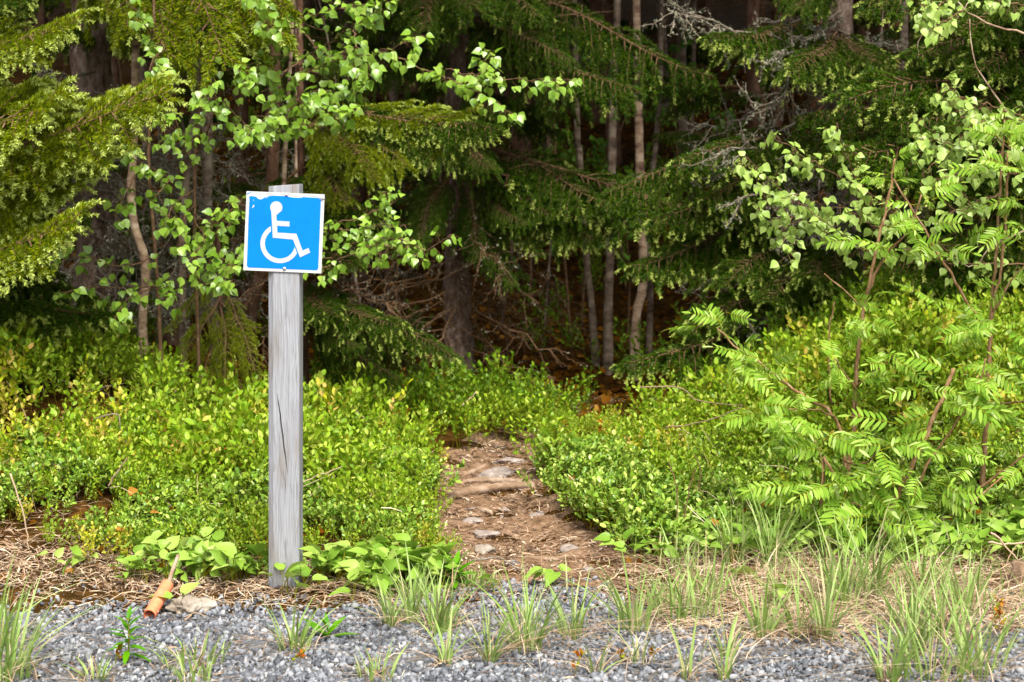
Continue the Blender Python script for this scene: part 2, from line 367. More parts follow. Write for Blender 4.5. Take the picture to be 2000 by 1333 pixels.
    panel = [(352, 268), (372, 262), (400, 266), (428, 270), (440, 284), (455, 296), (480, 302), (500, 297), (520, 285), (545, 272), (580, 264), (625, 258), (700, 260),
             (770, 262), (815, 272), (860, 280), (920, 284), (960, 281), (990, 275), (1060, 279), (1150, 284)] + arc(1162, 318, 32, -85, 0, 5) + \
            arc(1132, 1108, 32, 2, 92, 6) + arc(350, 1075, 32, 92, 180, 6) + [(322, 1000), (340, 500)]
    solid('blue_panel', [[loc(*q) for q in panel]], -.0035, -.0042, blue, plate)
    # wheelchair symbol
    wheel = []
    def ang(x, y): return math.degrees(math.atan2(y - 824, x - 711))
    a0 = ang(605, 618); a1 = ang(910, 940); b0 = ang(606, 684); b1 = ang(884, 862)
    outer = arc(711, 824, 232, a0, a1 - 360, 40); inner = arc(711, 824, 178, b1 - 360, b0, 40)
    wheel = [loc(*q) for q in outer + inner]
    hd = arc(667, 397, 72, 52, 52 + 360 - 105, 30)      # head, open towards the neck
    body = [(712, 453), (690, 468), (668, 490), (672, 555), (824, 564), (822, 623), (677, 614), (680, 695), (905, 708), (978, 907), (1049, 877), (1068, 930), (948, 988), (865, 777), (626, 755), (607, 432)]
    hd = arc(667, 397, 72, 147 - 360 + 360, 147 + 260, 30)
    fig = [loc(*q) for q in body[1:] + hd]
    solid('wheelchair_symbol', [fig, wheel], -.0042, -.0048, offw, plate)
    chips = [[(380, 408), (388, 380), (396, 366), (404, 372), (410, 368), (408, 382), (395, 398)], [(392, 310), (400, 306), (406, 312), (398, 316)], [(538, 288), (552, 276), (566, 272), (560, 284)]]
    ch = solid('paint_chip', [[loc(*q) for q in pl] for pl in chips], -.0042, -.0046, white, plate)
    bl = solid('blue_fragment', [[loc(*q) for q in [(318, 236), (335, 224), (372, 214), (374, 220), (345, 232), (322, 246)]]], -.0035, -.0039, blue, plate)
    # torn edges of the foil, curled up a little
    a = Acc()
    for pts in ([(552, 232), (580, 226), (610, 232), (628, 248), (600, 254), (566, 248), (552, 232)], [(730, 246), (760, 238), (800, 236), (840, 250), (880, 262), (920, 268)], [(985, 268), (1040, 258), (1110, 264), (1180, 276), (1194, 300)], [(345, 300), (350, 262), (375, 240)], [(636, 240), (650, 236), (655, 246)]):
        q = [(lambda t: (t[0], -.0037, t[1]))(loc(*p)) for p in pts]; a.tube(q, .0005, 4)
    for k in range(14):
        x, y = random.uniform(1186, 1240), random.uniform(285, 322); u = loc(x, y)
        a.tube([(u[0], -.0036, u[1]), (u[0] + random.uniform(-.003, .003), -.006, u[1] + random.uniform(-.002, .002))], .0010, 4)
    foil = build('torn_foil', a, paint('foil_edge', (.20, .195, .185)), plate)
    steel, N, L, b = newmat('zinc_screw'); b.inputs['Metallic'].default_value = 1; b.inputs['Base Color'].default_value = (.62, .61, .60, 1); b.inputs['Roughness'].default_value = .4
    for (x, y) in ((788, 250), (763, 1121)):
        u = loc(x, y); a = Acc(); n = 6
        prof = [(.0060, .0035), (.0058, .0052), (.0048, .0068), (.0028, .0077), (.0004, .0080)]
        a.tube([(0, -yy, 0) for rr, yy in prof], [rr for rr, yy in prof], 14)
        for q in (0, 90):
            dx, dz = .0022 * math.cos(R(q + 20)), .0022 * math.sin(R(q + 20))
            a.tube([(-dx, -.0081, -dz), (dx, -.0081, dz)], .0006, 4, 1)
        dark, N2, L2, b2 = newmat('screw_slot'); b2.inputs['Base Color'].default_value = (.05, .05, .05, 1)
        s_ = build('screw', a, [steel, dark], plate, smooth_=True); s_.location = (u[0], 0, u[1])
signpost()

# ------------------------------------------------------------------ leaf shapes (x = across, y = along, z = up)
def leaf_shape(half, fold=.18, curl=.12):
    """half: (y, halfwidth) from base to tip; folded along the midrib, tip curling down"""
    V = [(0, 0, 0)]; n = len(half)
    mid = []
    for y, ww in half:
        mid.append(len(V)); V.append((0, y, -curl * y * y))
    tip = len(V); V.append((0, 1, -curl))
    Lf = []; Rt = []
    for y, ww in half:
        z = -curl * y * y + fold * ww
        Rt.append(len(V)); V.append((ww, y, z)); Lf.append(len(V)); V.append((-ww, y, z))
    T = [(0, Rt[0], mid[0]), (0, mid[0], Lf[0]), (mid[-1], Rt[-1], tip), (mid[-1], tip, Lf[-1])]
    Q = []
    for k in range(n - 1):
        Q += [(mid[k], Rt[k], Rt[k + 1], mid[k + 1]), (mid[k], mid[k + 1], Lf[k + 1], Lf[k])]
    a = Acc(); a.add(V, T, Q); return a.arrays()
# the first triangle pair and quads are one island through the midrib
LEAF_BIL = leaf_shape([(.3, .25), (.68, .24)])
LEAF_BIRCH = leaf_shape([(.05, .19), (.20, .41), (.42, .43), (.68, .25), (.87, .09)], .2, .18)
LEAF_LANCE = leaf_shape([(.25, .11), (.55, .12), (.82, .07)], .15, .3)
LEAF_LILY = leaf_shape([(-.10, .16), (.05, .30), (.25, .37), (.5, .30), (.78, .13)], .35, .35)
LEAF_FLET = leaf_shape([(.12, .085), (.4, .125), (.75, .095)], .2, .2)
LEAF_LINGON = leaf_shape([(.25, .22), (.55, .29), (.85, .2)], .25, .2)

def scatter_leaves(acc, proto, pos, d, n, size, mat=0):
    Mx = frames(d, n) * np.asarray(size)[:, None, None]
    acc.inst(proto, Mx, pos, mat)

# ------------------------------------------------------------------ spruce boughs (a set of different ones, copied)
def needles_on(acc, p0, p1, dens, ln, wd, r, mat=0):
    d = p1 - p0; L_ = np.linalg.norm(d, axis=1)
    cnt = np.maximum(1, (L_ * dens + r.random(len(L_))).astype(int))
    idx = np.repeat(np.arange(len(L_)), cnt); k = len(idx)
    ax = norm(d)[idx]; pos = p0[idx] + d[idx] * r.random(k)[:, None]
    rad = randunit(k, r); rad[:, 2] = rad[:, 2] * .8 + .18
    rad = norm(rad - ax * (rad * ax).sum(1, keepdims=True))
    nd = norm(ax * (.55 + .25 * r.random(k))[:, None] + rad * .85)
    l = ln * r.uniform(.75, 1.15, k)[:, None]
    sd_ = norm(np.cross(nd, randunit(k, r))) * wd / 2
    V = np.stack([pos - sd_, pos + sd_, pos + nd * l * .6 + sd_ * .8, pos + nd * l, pos + nd * l * .6 - sd_ * .8], 1).reshape(-1, 3)
    i = np.arange(k) * 5
    acc.add(V, np.stack([i + 4, i + 2, i + 3], -1), np.stack([i, i + 1, i + 2, i + 4], -1), mat)

def make_bough(seed, L_, lat, droop, hang, tips, dens=1250, bare=.12, step=.034, ln=.0175, wd=.0025, up=0.0, lich=0):
    r = np.random.default_rng(seed); wood = Acc(); S0 = []; S1 = []; E0 = []; E1 = []
    n = 26; t = np.linspace(0, 1, n)
    wy = .03 * L_ * (np.sin(t * 5 + seed) - math.sin(seed)); wz = .022 * L_ * np.sin(t * 7 + seed * 2) * t
    ax = np.stack([t * L_, wy, -droop * L_ * t ** 1.5 + up * L_ * t ** 3 + wz], -1)
    wood.tube(ax, .0058 * L_ * (1 - t) + .0015, 6)
    ev = lambda u: np.array([np.interp(u, t, ax[:, k]) for k in range(3)])
    S0.append(ax[int(n * .22):-1]); S1.append(ax[int(n * .22) + 1:])
    E0.append(ax[-1:]); E1.append(ax[-1:] + norm(ax[-1:] - ax[-3:-2]))
    u = bare; sgn = 1
    while u < .975:
        u += step / L_ * r.uniform(.6, 1.4) * .5; sgn = -sgn
        if u >= .985 or r.random() < .06: continue
        base = ev(u); fw = norm(ev(min(1, u + .03)) - ev(u - .03))
        l = lat * L_ * ((1 - u) ** .8 * .85 + .10) * r.uniform(.6, 1.2) * min(1, .35 + (u - bare) * 4)
        if l < .02: continue
        side = norm(np.cross(fw, (0, 0, 1.))) * -sgn
        dr = norm(fw * r.uniform(.5, .9) + side * r.uniform(.55, 1) + np.array((0, 0, r.uniform(-.2, .3))))
        m = max(3, int(l / .03)); q = np.linspace(0, 1, m + 1)[:, None]
        hg = hang * r.uniform(.6, 1.4)
        pts = base + dr * l * q * (1 - .25 * hg * q) + np.array((0, 0, -1.)) * hg * l * q ** 1.9 * .9
        wood.tube(pts, np.linspace(.0028, .0012, m + 1), 4, 0, False)
        st = 1 if l > .12 else 0
        S0.append(pts[st:-1]); S1.append(pts[st + 1:]); E0.append(pts[-1:]); E1.append(pts[-1:] + norm(pts[-1:] - pts[-2:-1]))
        v = .15; sg = 1
        while v < .95:
            v += .024 / l * r.uniform(.7, 1.5); sg = -sg
            if v > .95: break
            b0 = base + dr * l * v * (1 - .25 * hg * v) + np.array((0, 0, -1.)) * hg * l * v ** 1.9 * .9
            k = min(m - 1, int(v * m)); dd = norm(pts[k + 1] - pts[k])
            pp = norm(np.cross(dd, (0, 0, 1.) + .3 * r.normal(size=3))) * sg
            l2 = (.34 * l * (1 - v) + .022) * r.uniform(.6, 1.3)
            d2 = norm(dd * .75 + pp * .65 + np.array((0, 0, -.5 * hg - .05)))
            e0 = b0 + d2 * l2 * .5; e1 = e0 + norm(d2 + np.array((0, 0, -.35 * hg))) * l2 * .5
            S0.append(np.array([b0, e0])); S1.append(np.array([e0, e1]))
            E0.append(e1[None]); E1.append((e1 + norm(e1 - e0))[None])
    S0 = np.concatenate(S0); S1 = np.concatenate(S1); E0 = np.concatenate(E0); E1 = np.concatenate(E1)
    nd = Acc(); needles_on(nd, S0, S1, dens, ln, wd, r, 0)
    if tips > 0:
        pick = r.random(len(E0)) < tips
        e0 = E0[pick]; e1 = e0 + norm(norm(E1[pick] - e0) + np.array((0, 0, -.35))) * .026 * r.uniform(.5, 1.4, (pick.sum(), 1))
        e0 = e0 - (e1 - e0) * .3
        needles_on(nd, e0, e1, 1000, .011, .0032, r, 1)
    # bare side: grey dead twiglets near the trunk
    for k in range(int(10 * L_) + lich):
        u = r.uniform(.05, .5); b0 = ev(u); d = norm(r.normal(size=3) * (.7, 1, .7) + (.4, 0, -.5)); l = r.uniform(.05, .22)
        q = np.linspace(0, 1, 5)[:, None]
        wood.tube(b0 + d * l * q + r.normal(size=(5, 3)) * .008 * q, np.linspace(.0022, .0008, 5), 4, 0, False)
    wm = mesh_from('branch', wood, [M['twig']])
    tipv = ax[-1]
    return wm, nd, tipv
B = {}
def bough_kind(key, seeds, ymat, **kw):
    B[key] = []
    for s_ in seeds:
        wm, nd, tv = make_bough(s_, **kw)
        B[key].append((wm, mesh_from('needles', nd, [M['needle_sunlit' if ymat else 'needle'], M['tip']]), tv, nd))
bough_kind('bright', (1, 2, 3), 1, L_=1.1, lat=.40, droop=.05, hang=.22, tips=.9, up=.06)
bough_kind('top', (4, 5), 1, L_=1.1, lat=.36, droop=.28, hang=.75, tips=.35, up=-.05)
bough_kind('hang', (6, 7, 8), 0, L_=1.3, lat=.36, droop=.22, hang=.95, tips=.10, dens=1100, up=.02, bare=.2, lich=8)
bough_kind('tipped', (9, 10, 11), 0, L_=1.1, lat=.36, droop=.12, hang=.65, tips=.55, up=.03, bare=.2, lich=6)
bough_kind('sparse', (12, 13), 1, L_=.9, lat=.36, droop=.30, hang=.6, tips=.05, dens=700, bare=.2, up=-.1)
bough_kind('flat', (14, 15), 0, L_=1.0, lat=.42, droop=.08, hang=.4, tips=.35)

def basis(x, up):
    x = norm(np.asarray(x, float)); y = norm(np.cross(up, x)); z = np.cross(x, y); return np.stack([x, y, z], -1)
def place_bough(root, key, P0, P1, k=None, roll=0, wscale=1.0):
    ks = B[key]; wm, nm, tv, _ = ks[(random.randrange(len(ks)) if k is None else k) % len(ks)]
    P0 = np.asarray(P0, float); P1 = np.asarray(P1, float); d = P1 - P0; s = np.linalg.norm(d) / np.linalg.norm(tv)
    up = np.array((0, 0, 1.)) if abs(norm(d)[2]) < .95 else np.array((0, 1., 0))
    Rm = basis(d, up); roll = roll * (1 if d[0] > 0 else -1)
    if roll:
        c, s_ = math.cos(roll), math.sin(roll); Rm = Rm @ np.array([[1, 0, 0], [0, c, -s_], [0, s_, c]])
    Mx = Rm @ basis(tv, np.array((0, 0, 1.))).T * s @ np.diag((1, wscale, 1))
    W = Matrix([[*Mx[i], P0[i] - root.location[i]] for i in range(3)] + [[0, 0, 0, 1]])
    b = bpy.data.objects.new('branch', wm); COL.objects.link(b); b.parent = root; b.matrix_basis = W
    n = bpy.data.objects.new('needles', nm); COL.objects.link(n); n.parent = b
    return b

# ------------------------------------------------------------------ trunks and dead branches
def trunk_acc(pts, rad, sides=12, rough=.06, n=None, seed=0):
    r = np.random.default_rng(seed); pts = np.asarray(pts, float)
    Ls = np.linalg.norm(np.diff(pts, axis=0), axis=1).sum(); n = n or max(8, int(Ls / .10))
    q = spline(pts, n); rr = np.interp(np.linspace(0, 1, n), np.linspace(0, 1, len(rad)), rad)
    a = Acc(); a.tube(q, rr, sides)
    V = a.V[0]; c = np.repeat(q, sides, 0)
    V[:n * sides] += (V[:n * sides] - c) * r.normal(0, rough, (n * sides, 1))
    return a
def dead_branch(acc, lic, p0, p1, r0, depth=2, seed=0, sag=.1, lichen=0):
    r = np.random.default_rng(seed); p0 = np.asarray(p0, float); p1 = np.asarray(p1, float)
    n = 9; t = np.linspace(0, 1, n)[:, None]; L_ = np.linalg.norm(p1 - p0)
    pts = p0 + (p1 - p0) * t; pts[:, 2] += -sag * L_ * (4 * t[:, 0] * (1 - t[:, 0])); pts[1:] += r.normal(0, .018 * L_, (n - 1, 3))
    acc.tube(pts, np.linspace(r0, max(.0008, r0 * .35), n), 5, 0, False)
    if lichen:
        k = int(lichen * L_); i = r.integers(0, n - 1, k); u = r.random((k, 1)); pos = pts[i] * (1 - u) + pts[i + 1] * u + r.normal(0, .006, (k, 3))
        scatter_leaves(lic, LEAF_LINGON, pos, randunit(k, r) + np.array((0, 0, -.5)), randunit(k, r), r.uniform(.006, .018, k))
    if depth > 0:
        for k in range(int(5 + L_ * 10)):
            u = r.uniform(.15, 1); i = min(n - 2, int(u * (n - 1))); b = pts[i] + (pts[i + 1] - pts[i]) * (u * (n - 1) - i)
            d = norm(norm(p1 - p0) * .6 + r.normal(0, .6, 3) + np.array((0, 0, -.25))); l = L_ * r.uniform(.12, .38) * (1.1 - .5 * u)
            dead_branch(acc, lic, b, b + d * l, r0 * .45, depth - 1, seed * 31 + k + 1, .08, lichen)
def add_dead(root, specs, lichen=0, seed=0, depth=2):
    """dead branches of one tree, each its own part"""
    for k, (p0, p1, r0) in enumerate(specs):
        a = Acc(); l = Acc(); dead_branch(a, l, p0, p1, r0, depth, seed + k * 7, .06, lichen)
        if l.n: a.inst(l.arrays(), np.eye(3)[None], np.zeros((1, 3)), 1)
        build('dead_branch', a, [M['deadwood' if lichen > 60 else 'twig'], M['lichen']], root, root.location)
# unseen crown above the picture, added to shade the wood: boughs all round the stem, one mesh shared by the forest
def crown_mesh():
    a = Acc(); r = np.random.default_rng(99); src = [make_bough(200 + k, 1.5, .4, .2, .6, 0, dens=130, ln=.03, wd=.012, step=.10)[1].arrays() for k in range(3)]
    for k in range(64):
        h = r.uniform(0, 6) ** 1.0; rr = (1.9 - .24 * h) / 1.5; az = k * 2.4 + r.uniform(-.3, .3)
        c, s_ = math.cos(az), math.sin(az); Mx = np.array([[c, -s_, 0], [s_, c, 0], [0, 0, 1]]) * rr
        a.inst(src[k % 3], Mx[None], np.array([[0, 0, h]]))
    return mesh_from('crown', a, [M['needle']])
CROWN = crown_mesh()
def crown(root, z, s=1.0, rz=0, x=0, y=0):
    o = link('crown', CROWN, root, (x, y, z)); o.scale = (s, s, s); o.rotation_euler = (0, 0, rz); return o

def trunk_thing(name, label, cat, pix, Y, wpx, mat, group=None, topz=7.0, crown_at=None, sides=12, rough=.05, lean=0, crown_s=1.0, seed=1):
    """pix: trunk centre line from base up, in photo pixels at depth Y"""
    d = Y - CAMY; pts = [P(x, y, Y) for x, y in pix]
    base = pts[0].copy(); gz = HZ(base[0], Y)
    pts[0] = np.array((base[0], Y, gz - .05)) if pts[0][2] > gz - .3 else pts[0]
    if pts[1][2] <= gz: pts = [pts[0]] + [p for p in pts[1:] if p[2] > gz + .05]
    last = pts[-1]; dirn = norm(last - pts[max(0, len(pts) - 2)]) if len(pts) > 1 else np.array((0, 0, 1.))
    dirn = norm(dirn + np.array((0, 0, 1.5)))
    pts = pts + [last + dirn * max(.3, (topz - last[2]))]
    r0 = wpx / 2 * d / F
    root = thing(name, (base[0], Y, gz), label, cat, group)
    hs_ = [p[2] for p in pts]; top = hs_[-1]
    rad = [r0 * 1.25 if k == 0 else r0 * max(.3, 1 - .5 * (h - hs_[0]) / max(4, top - hs_[0])) for k, h in enumerate(hs_)]
    n = max(12, int((top - hs_[0]) / .12))
    build('trunk', trunk_acc(pts, rad, sides, rough, n, seed), M[mat], root, root.location, True)
    if crown_at: crown(root, crown_at - gz, crown_s, seed * 1.3, pts[-1][0] - base[0] if 0 else 0, 0)
    return root, pts

# ------------------------------------------------------------------ the spruces at the wood's edge
def at_trunk(root, z, Y): return np.array((root.location[0], root.location[1], z))
# 1: stands outside the left edge, its bright boughs reach into the picture
s1, p_ = trunk_thing('spruce_tree', 'spruce outside the left edge whose bright yellow-green boughs reach in', 'tree', [(-260, 760), (-255, 300)], 2.0, 90, 'spruce_bark', topz=6, crown_at=2.9, sides=16, rough=.08, seed=3)
def bs(root, key, a_, b_, k=None, roll=.3, ws=1.0): return place_bough(root, key, P(*a_), P(*b_), k, roll, ws)
tx = lambda y: (-255, y, 2.0)
bs(s1, 'bright', tx(330), (335, 178, 1.15), 0, .75)
bs(s1, 'bright', tx(150), (150, 42, 1.2), 1, .6)
bs(s1, 'bright', tx(250), (110, 192, .9), 2, .7)
bs(s1, 'bright', tx(560), (150, 430, 1.0), 1, .7)
bs(s1, 'bright', tx(420), (215, 300, 1.3), 2, .6)
bs(s1, 'top', tx(470), (70, 500, 1.5), 1)
bs(s1, 'flat', tx(60), (60, -10, 1.4), 1)
# 2: thick lichen-hung trunk at the left
s2, p_ = trunk_thing('spruce_tree', 'thick grey spruce trunk with lichen-hung dead twigs, behind the bright left boughs', 'tree', [(188, 700), (186, 500), (180, 250), (178, 0)], 3.0, 82, 'spruce_bark', topz=8, crown_at=3.2, crown_s=1.4, sides=18, rough=.09, seed=5)
for e, k in (((250, 70, 1.9), 0), ((330, 120, 1.7), 1), ((440, 130, 1.6), 0), ((545, 75, 1.7), 1), ((480, 60, 1.9), 1), ((400, 40, 1.8), 0), ((210, 30, 2.0), 1), ((560, 20, 1.9), 0), ((360, 90, 1.9), 0), ((500, 110, 1.9), 1)):
    bs(s2, 'top', (186, -190 + random.randint(-60, 40), 3.0), e, k)
add_dead(s2, [(P(186, 250, 2.9), P(60, 190, 2.4), .008), (P(186, 180, 2.9), P(330, 140, 2.3), .008), (P(186, 300, 2.9), P(380, 300, 2.4), .007), (P(186, 380, 2.9), P(50, 420, 2.3), .007),
              (P(190, 420, 2.9), P(320, 520, 2.4), .007), (P(186, 470, 2.9), P(40, 590, 2.4), .008), (P(186, 140, 2.9), P(60, 130, 2.3), .007), (P(190, 350, 2.9), P(440, 380, 2.6), .007), (P(188, 520, 2.9), P(330, 600, 2.3), .006)], 130, 10)
# 3: the spruce by the end of the path
s3, p_ = trunk_thing('spruce_tree', 'tall dark spruce with scaly trunk rising behind the end of the path', 'tree', [(898, 712), (893, 560), (900, 300), (885, 0)], 5.0, 50, 'spruce_bark', topz=9, crown_at=4.0, crown_s=1.5, sides=18, rough=.10, seed=7)
for st, e, key, k in (((886, -30, 5), (1395, 150, 3.9), 'hang', 0), ((890, 60, 5), (1250, 180, 3.7), 'hang', 1), ((890, 20, 5), (1120, 120, 3.9), 'hang', 2), ((890, 0, 5), (700, 60, 4.2), 'hang', 0),
                      ((890, 60, 5), (690, 160, 4.0), 'hang', 1), ((890, -40, 5), (830, 60, 3.6), 'hang', 2), ((893, 250, 5), (960, 330, 4.0), 'hang', 1), ((893, 200, 5), (840, 330, 4.0), 'hang', 2),
                      ((893, 330, 5), (935, 505, 4.3), 'hang', 0), ((893, 330, 5), (820, 470, 4.2), 'hang', 2), ((900, 350, 5), (1030, 440, 4.2), 'hang', 1), ((897, 270, 5), (1475, 432, 3.7), 'tipped', 0), ((897, 290, 5), (1200, 400, 3.8), 'hang', 0),
                      ((890, -120, 5), (1050, 30, 3.8), 'hang', 0), ((897, 350, 5), (1005, 560, 4.3), 'hang', 2), ((897, 320, 5), (1160, 470, 4.0), 'tipped', 1), ((897, 300, 5), (1080, 420, 4.1), 'hang', 0), ((890, -150, 5), (930, 20, 3.6), 'hang', 1), ((890, -120, 5), (780, 10, 3.9), 'hang', 2), ((895, 180, 5), (1010, 230, 4.1), 'hang', 2)):
    bs(s3, key, st, e, k)
add_dead(s3, [(P(895, 240, 4.95), P(1010, 360, 4.4), .016), (P(900, 560, 4.9), P(1110, 700, 4.2), .007), (P(900, 640, 4.9), P(1090, 740, 4.3), .006), (P(898, 480, 4.9), P(1060, 590, 4.3), .006),
              (P(893, 520, 4.9), P(760, 560, 4.5), .005), (P(893, 600, 4.9), P(700, 640, 4.4), .006), (P(895, 380, 4.9), P(1010, 500, 4.5), .006), (P(890, 430, 4.9), P(790, 440, 4.4), .006), (P(905, 660, 4.9), P(1120, 770, 4.2), .006), (P(893, 590, 4.9), P(830, 700, 4.4), .008)] + [(P(897, 420 + 12 * q, 4.9), P(960 + 17 * ((q * 7) % 13), 480 + 15 * q, 4.0 + .06 * q), .005) for q in range(16)] + [(P(893, 430 + 25 * q, 4.9), P(650 + 11 * ((q * 5) % 9), 470 + 24 * q, 4.2), .005) for q in range(9)], 25, 40, 1)
# 4: thin spruce hidden behind the signpost
s4, p_ = trunk_thing('spruce_tree', 'slim spruce right behind the signpost with boughs spreading both sides', 'tree', [(597, 800), (592, 560), (588, 300), (585, -40)], 2.9, 17, 'brown_bark', topz=5, crown_at=3.0, sides=10, crown_s=.7, seed=9)
for st, e, key, k in (((588, 200, 2.9), (968, 252, 2.1), 'tipped', 1), ((588, 215, 2.9), (930, 215, 2.3), 'bright', 2), ((588, 240, 2.9), (800, 330, 2.2), 'top', 0), ((588, 260, 2.9), (740, 360, 2.1), 'top', 1), ((588, 230, 2.9), (880, 300, 2.3), 'top', 1),
                      ((588, 400, 2.9), (750, 420, 2.3), 'flat', 0), ((590, 430, 2.9), (820, 480, 2.4), 'tipped', 2), ((590, 460, 2.9), (700, 520, 2.3), 'flat', 1),
                      ((592, 570, 2.9), (785, 632, 2.1), 'tipped', 0), ((592, 590, 2.9), (700, 680, 2.2), 'hang', 1), ((592, 600, 2.9), (890, 700, 2.4), 'tipped', 2), ((592, 640, 2.9), (780, 740, 2.4), 'hang', 2), ((592, 560, 2.9), (660, 620, 2.2), 'flat', 0),
                      ((590, 330, 2.9), (680, 400, 2.2), 'sparse', 0), ((592, 610, 2.9), (830, 720, 2.6), 'hang', 0)):
    bs(s4, key, st, e, k)
add_dead(s4, [(P(588, y0, 2.9), P(x1, y1, Y1), .006) for y0, x1, y1, Y1 in ((120, 420, 180, 2.5), (60, 700, 120, 2.5), (330, 440, 400, 2.5), (420, 380, 470, 2.4), (480, 420, 600, 2.4), (520, 760, 590, 2.4), (250, 400, 260, 2.5), (590, 450, 700, 2.3))], 22, 300)
s4b, p_ = trunk_thing('spruce_sapling', 'small drooping yellow-green spruce left of the post, above the bilberries', 'tree', [(430, 790), (432, 640), (428, 540)], 2.4, 10, 'brown_bark', topz=1.15, sides=8, seed=11)
for st, e, key, k in (((430, 590, 2.4), (505, 745, 2.05), 'sparse', 0), ((430, 580, 2.4), (350, 720, 2.0), 'sparse', 1), ((430, 600, 2.4), (440, 775, 1.95), 'sparse', 0), ((430, 560, 2.4), (490, 690, 2.2), 'sparse', 1), ((430, 620, 2.4), (390, 765, 2.0), 'sparse', 1), ((430, 540, 2.4), (320, 650, 2.2), 'sparse', 0), ((430, 640, 2.4), (480, 780, 2.1), 'sparse', 1)):
    bs(s4b, key, st, e, k)
# 5: right-hand spruce with lichen
s5, p_ = trunk_thing('spruce_tree', 'dark spruce trunk with grey lichen branches, right of the path', 'tree', [(1660, 690), (1655, 480), (1640, 250), (1640, 0)], 3.7, 58, 'spruce_bark', topz=8, crown_at=3.5, crown_s=1.4, sides=18, rough=.09, seed=13)
for st, e, key, k in (((1640, 40, 3.7), (1388, 70, 2.7), 'tipped', 1), ((1640, 60, 3.7), (1540, 140, 2.6), 'tipped', 2), ((1640, 60, 3.7), (1728, 120, 2.8), 'tipped', 0), ((1645, 230, 3.7), (1315, 315, 2.8), 'tipped', 2), ((1645, 260, 3.7), (1370, 390, 2.9), 'tipped', 0),
                      ((1650, 440, 3.7), (1415, 560, 2.9), 'flat', 0), ((1650, 460, 3.7), (1500, 590, 2.8), 'flat', 1), ((1652, 560, 3.7), (1218, 712, 2.8), 'tipped', 1), ((1652, 540, 3.7), (1350, 650, 2.9), 'flat', 0),
                      ((1645, 300, 3.7), (1180, 380, 3.1), 'hang', 2), ((1650, 400, 3.7), (1230, 520, 3.0), 'tipped', 0), ((1650, 340, 3.7), (1270, 430, 3.0), 'tipped', 2), ((1650, 380, 3.7), (1290, 500, 3.2), 'hang', 0), ((1650, 420, 3.7), (1640, 560, 2.9), 'flat', 1), ((1640, -60, 3.7), (1560, 20, 2.8), 'hang', 2), ((1650, 490, 3.7), (1580, 540, 2.7), 'tipped', 0)):
    bs(s5, key, st, e, k)
add_dead(s5, [(P(1640, 190, 3.6), P(1390, 330, 3.1), .010), (P(1640, 110, 3.6), P(1420, 40, 3.0), .010), (P(1645, 280, 3.6), P(1520, 420, 3.0), .008), (P(1650, 360, 3.6), P(1560, 450, 3.0), .007), (P(1640, 60, 3.6), P(1760, 90, 3.1), .008),               (P(1645, 300, 3.6), P(1540, 300, 3.0), .008), (P(1645, 40, 3.6), P(1300, 20, 2.9), .009), (P(1645, 170, 3.6), P(1400, 300, 2.8), .009), (P(1645, 210, 3.6), P(1440, 400, 2.8), .008), (P(1645, 250, 3.6), P(1530, 460, 2.7), .008), (P(1645, 120, 3.6), P(1480, 200, 2.8), .008), (P(1645, 20, 3.6), P(1480, 110, 2.7), .008), (P(1650, 430, 3.6), P(1560, 520, 3.1), .006), (P(1650, 560, 3.6), P(1440, 620, 3.0), .010), (P(1650, 340, 3.6), P(1600, 470, 3.0), .008)], 95, 70)
# 6: outside the right edge
s6, p_ = trunk_thing('spruce_tree', 'spruce outside the right edge, its green boughs pointing left behind the birch', 'tree', [(2190, 760), (2180, 300)], 2.9, 80, 'spruce_bark', topz=6, crown_at=3.1, sides=16, seed=15)
tr = lambda y: (2180, y, 2.9)
for st, e, key, k in ((tr(180), (1655, 195, 2.2), 'flat', 0), (tr(300), (1645, 300, 2.1), 'flat', 1), (tr(60), (1790, 110, 2.3), 'flat', 0), (tr(-60), (1685, 5, 2.4), 'tipped', 2), (tr(-20), (1870, 60, 2.2), 'flat', 1), (tr(80), (1900, 150, 2.1), 'flat', 0), (tr(230), (1800, 260, 2.2), 'flat', 1),
                      (tr(380), (1780, 370, 2.3), 'flat', 0), (tr(440), (1830, 480, 2.3), 'hang', 0), (tr(500), (1720, 520, 2.4), 'flat', 1), (tr(560), (1800, 600, 2.4), 'hang', 2), (tr(0), (1960, 20, 2.0), 'hang', 1), (tr(330), (1900, 330, 2.2), 'hang', 2), (tr(140), (1950, 230, 2.1), 'hang', 0)):
    bs(s6, key, st, e, k, .5)

def fill(root, n, z0, z1, keys, seed, a0=3.4, a1=6.0, l0=.7, l1=1.3):
    r = np.random.default_rng(seed); x, y, gz = root.location
    for k in range(n):
        az = r.uniform(a0, a1); L_ = r.uniform(l0, l1); z = gz + r.uniform(z0, z1); p0 = np.array((x, y, z))
        place_bough(root, keys[r.integers(len(keys))], p0, p0 + L_ * np.array((math.cos(az), math.sin(az) * .7, r.uniform(-.35, .05))), int(r.integers(6)))
fill(s2, 12, .6, 2.6, ['hang', 'flat'], 1, 0, 6.28)
fill(s3, 12, 1.6, 2.6, ['hang'], 2, 2.6, 6.8)
fill(s4, 8, .5, 2.2, ['hang', 'flat'], 3, 3.6, 6.28, .5, .9)
fill(s5, 6, .5, 1.5, ['hang', 'flat', 'tipped'], 4, 3.0, 6.28, .6, 1.1)
fill(s6, 18, .4, 2.6, ['hang', 'flat'], 5, 2.4, 4.4, .9, 1.8)
fill(s1, 5, .3, 1.2, ['hang', 'flat'], 6, -.3, .6, .8, 1.3)
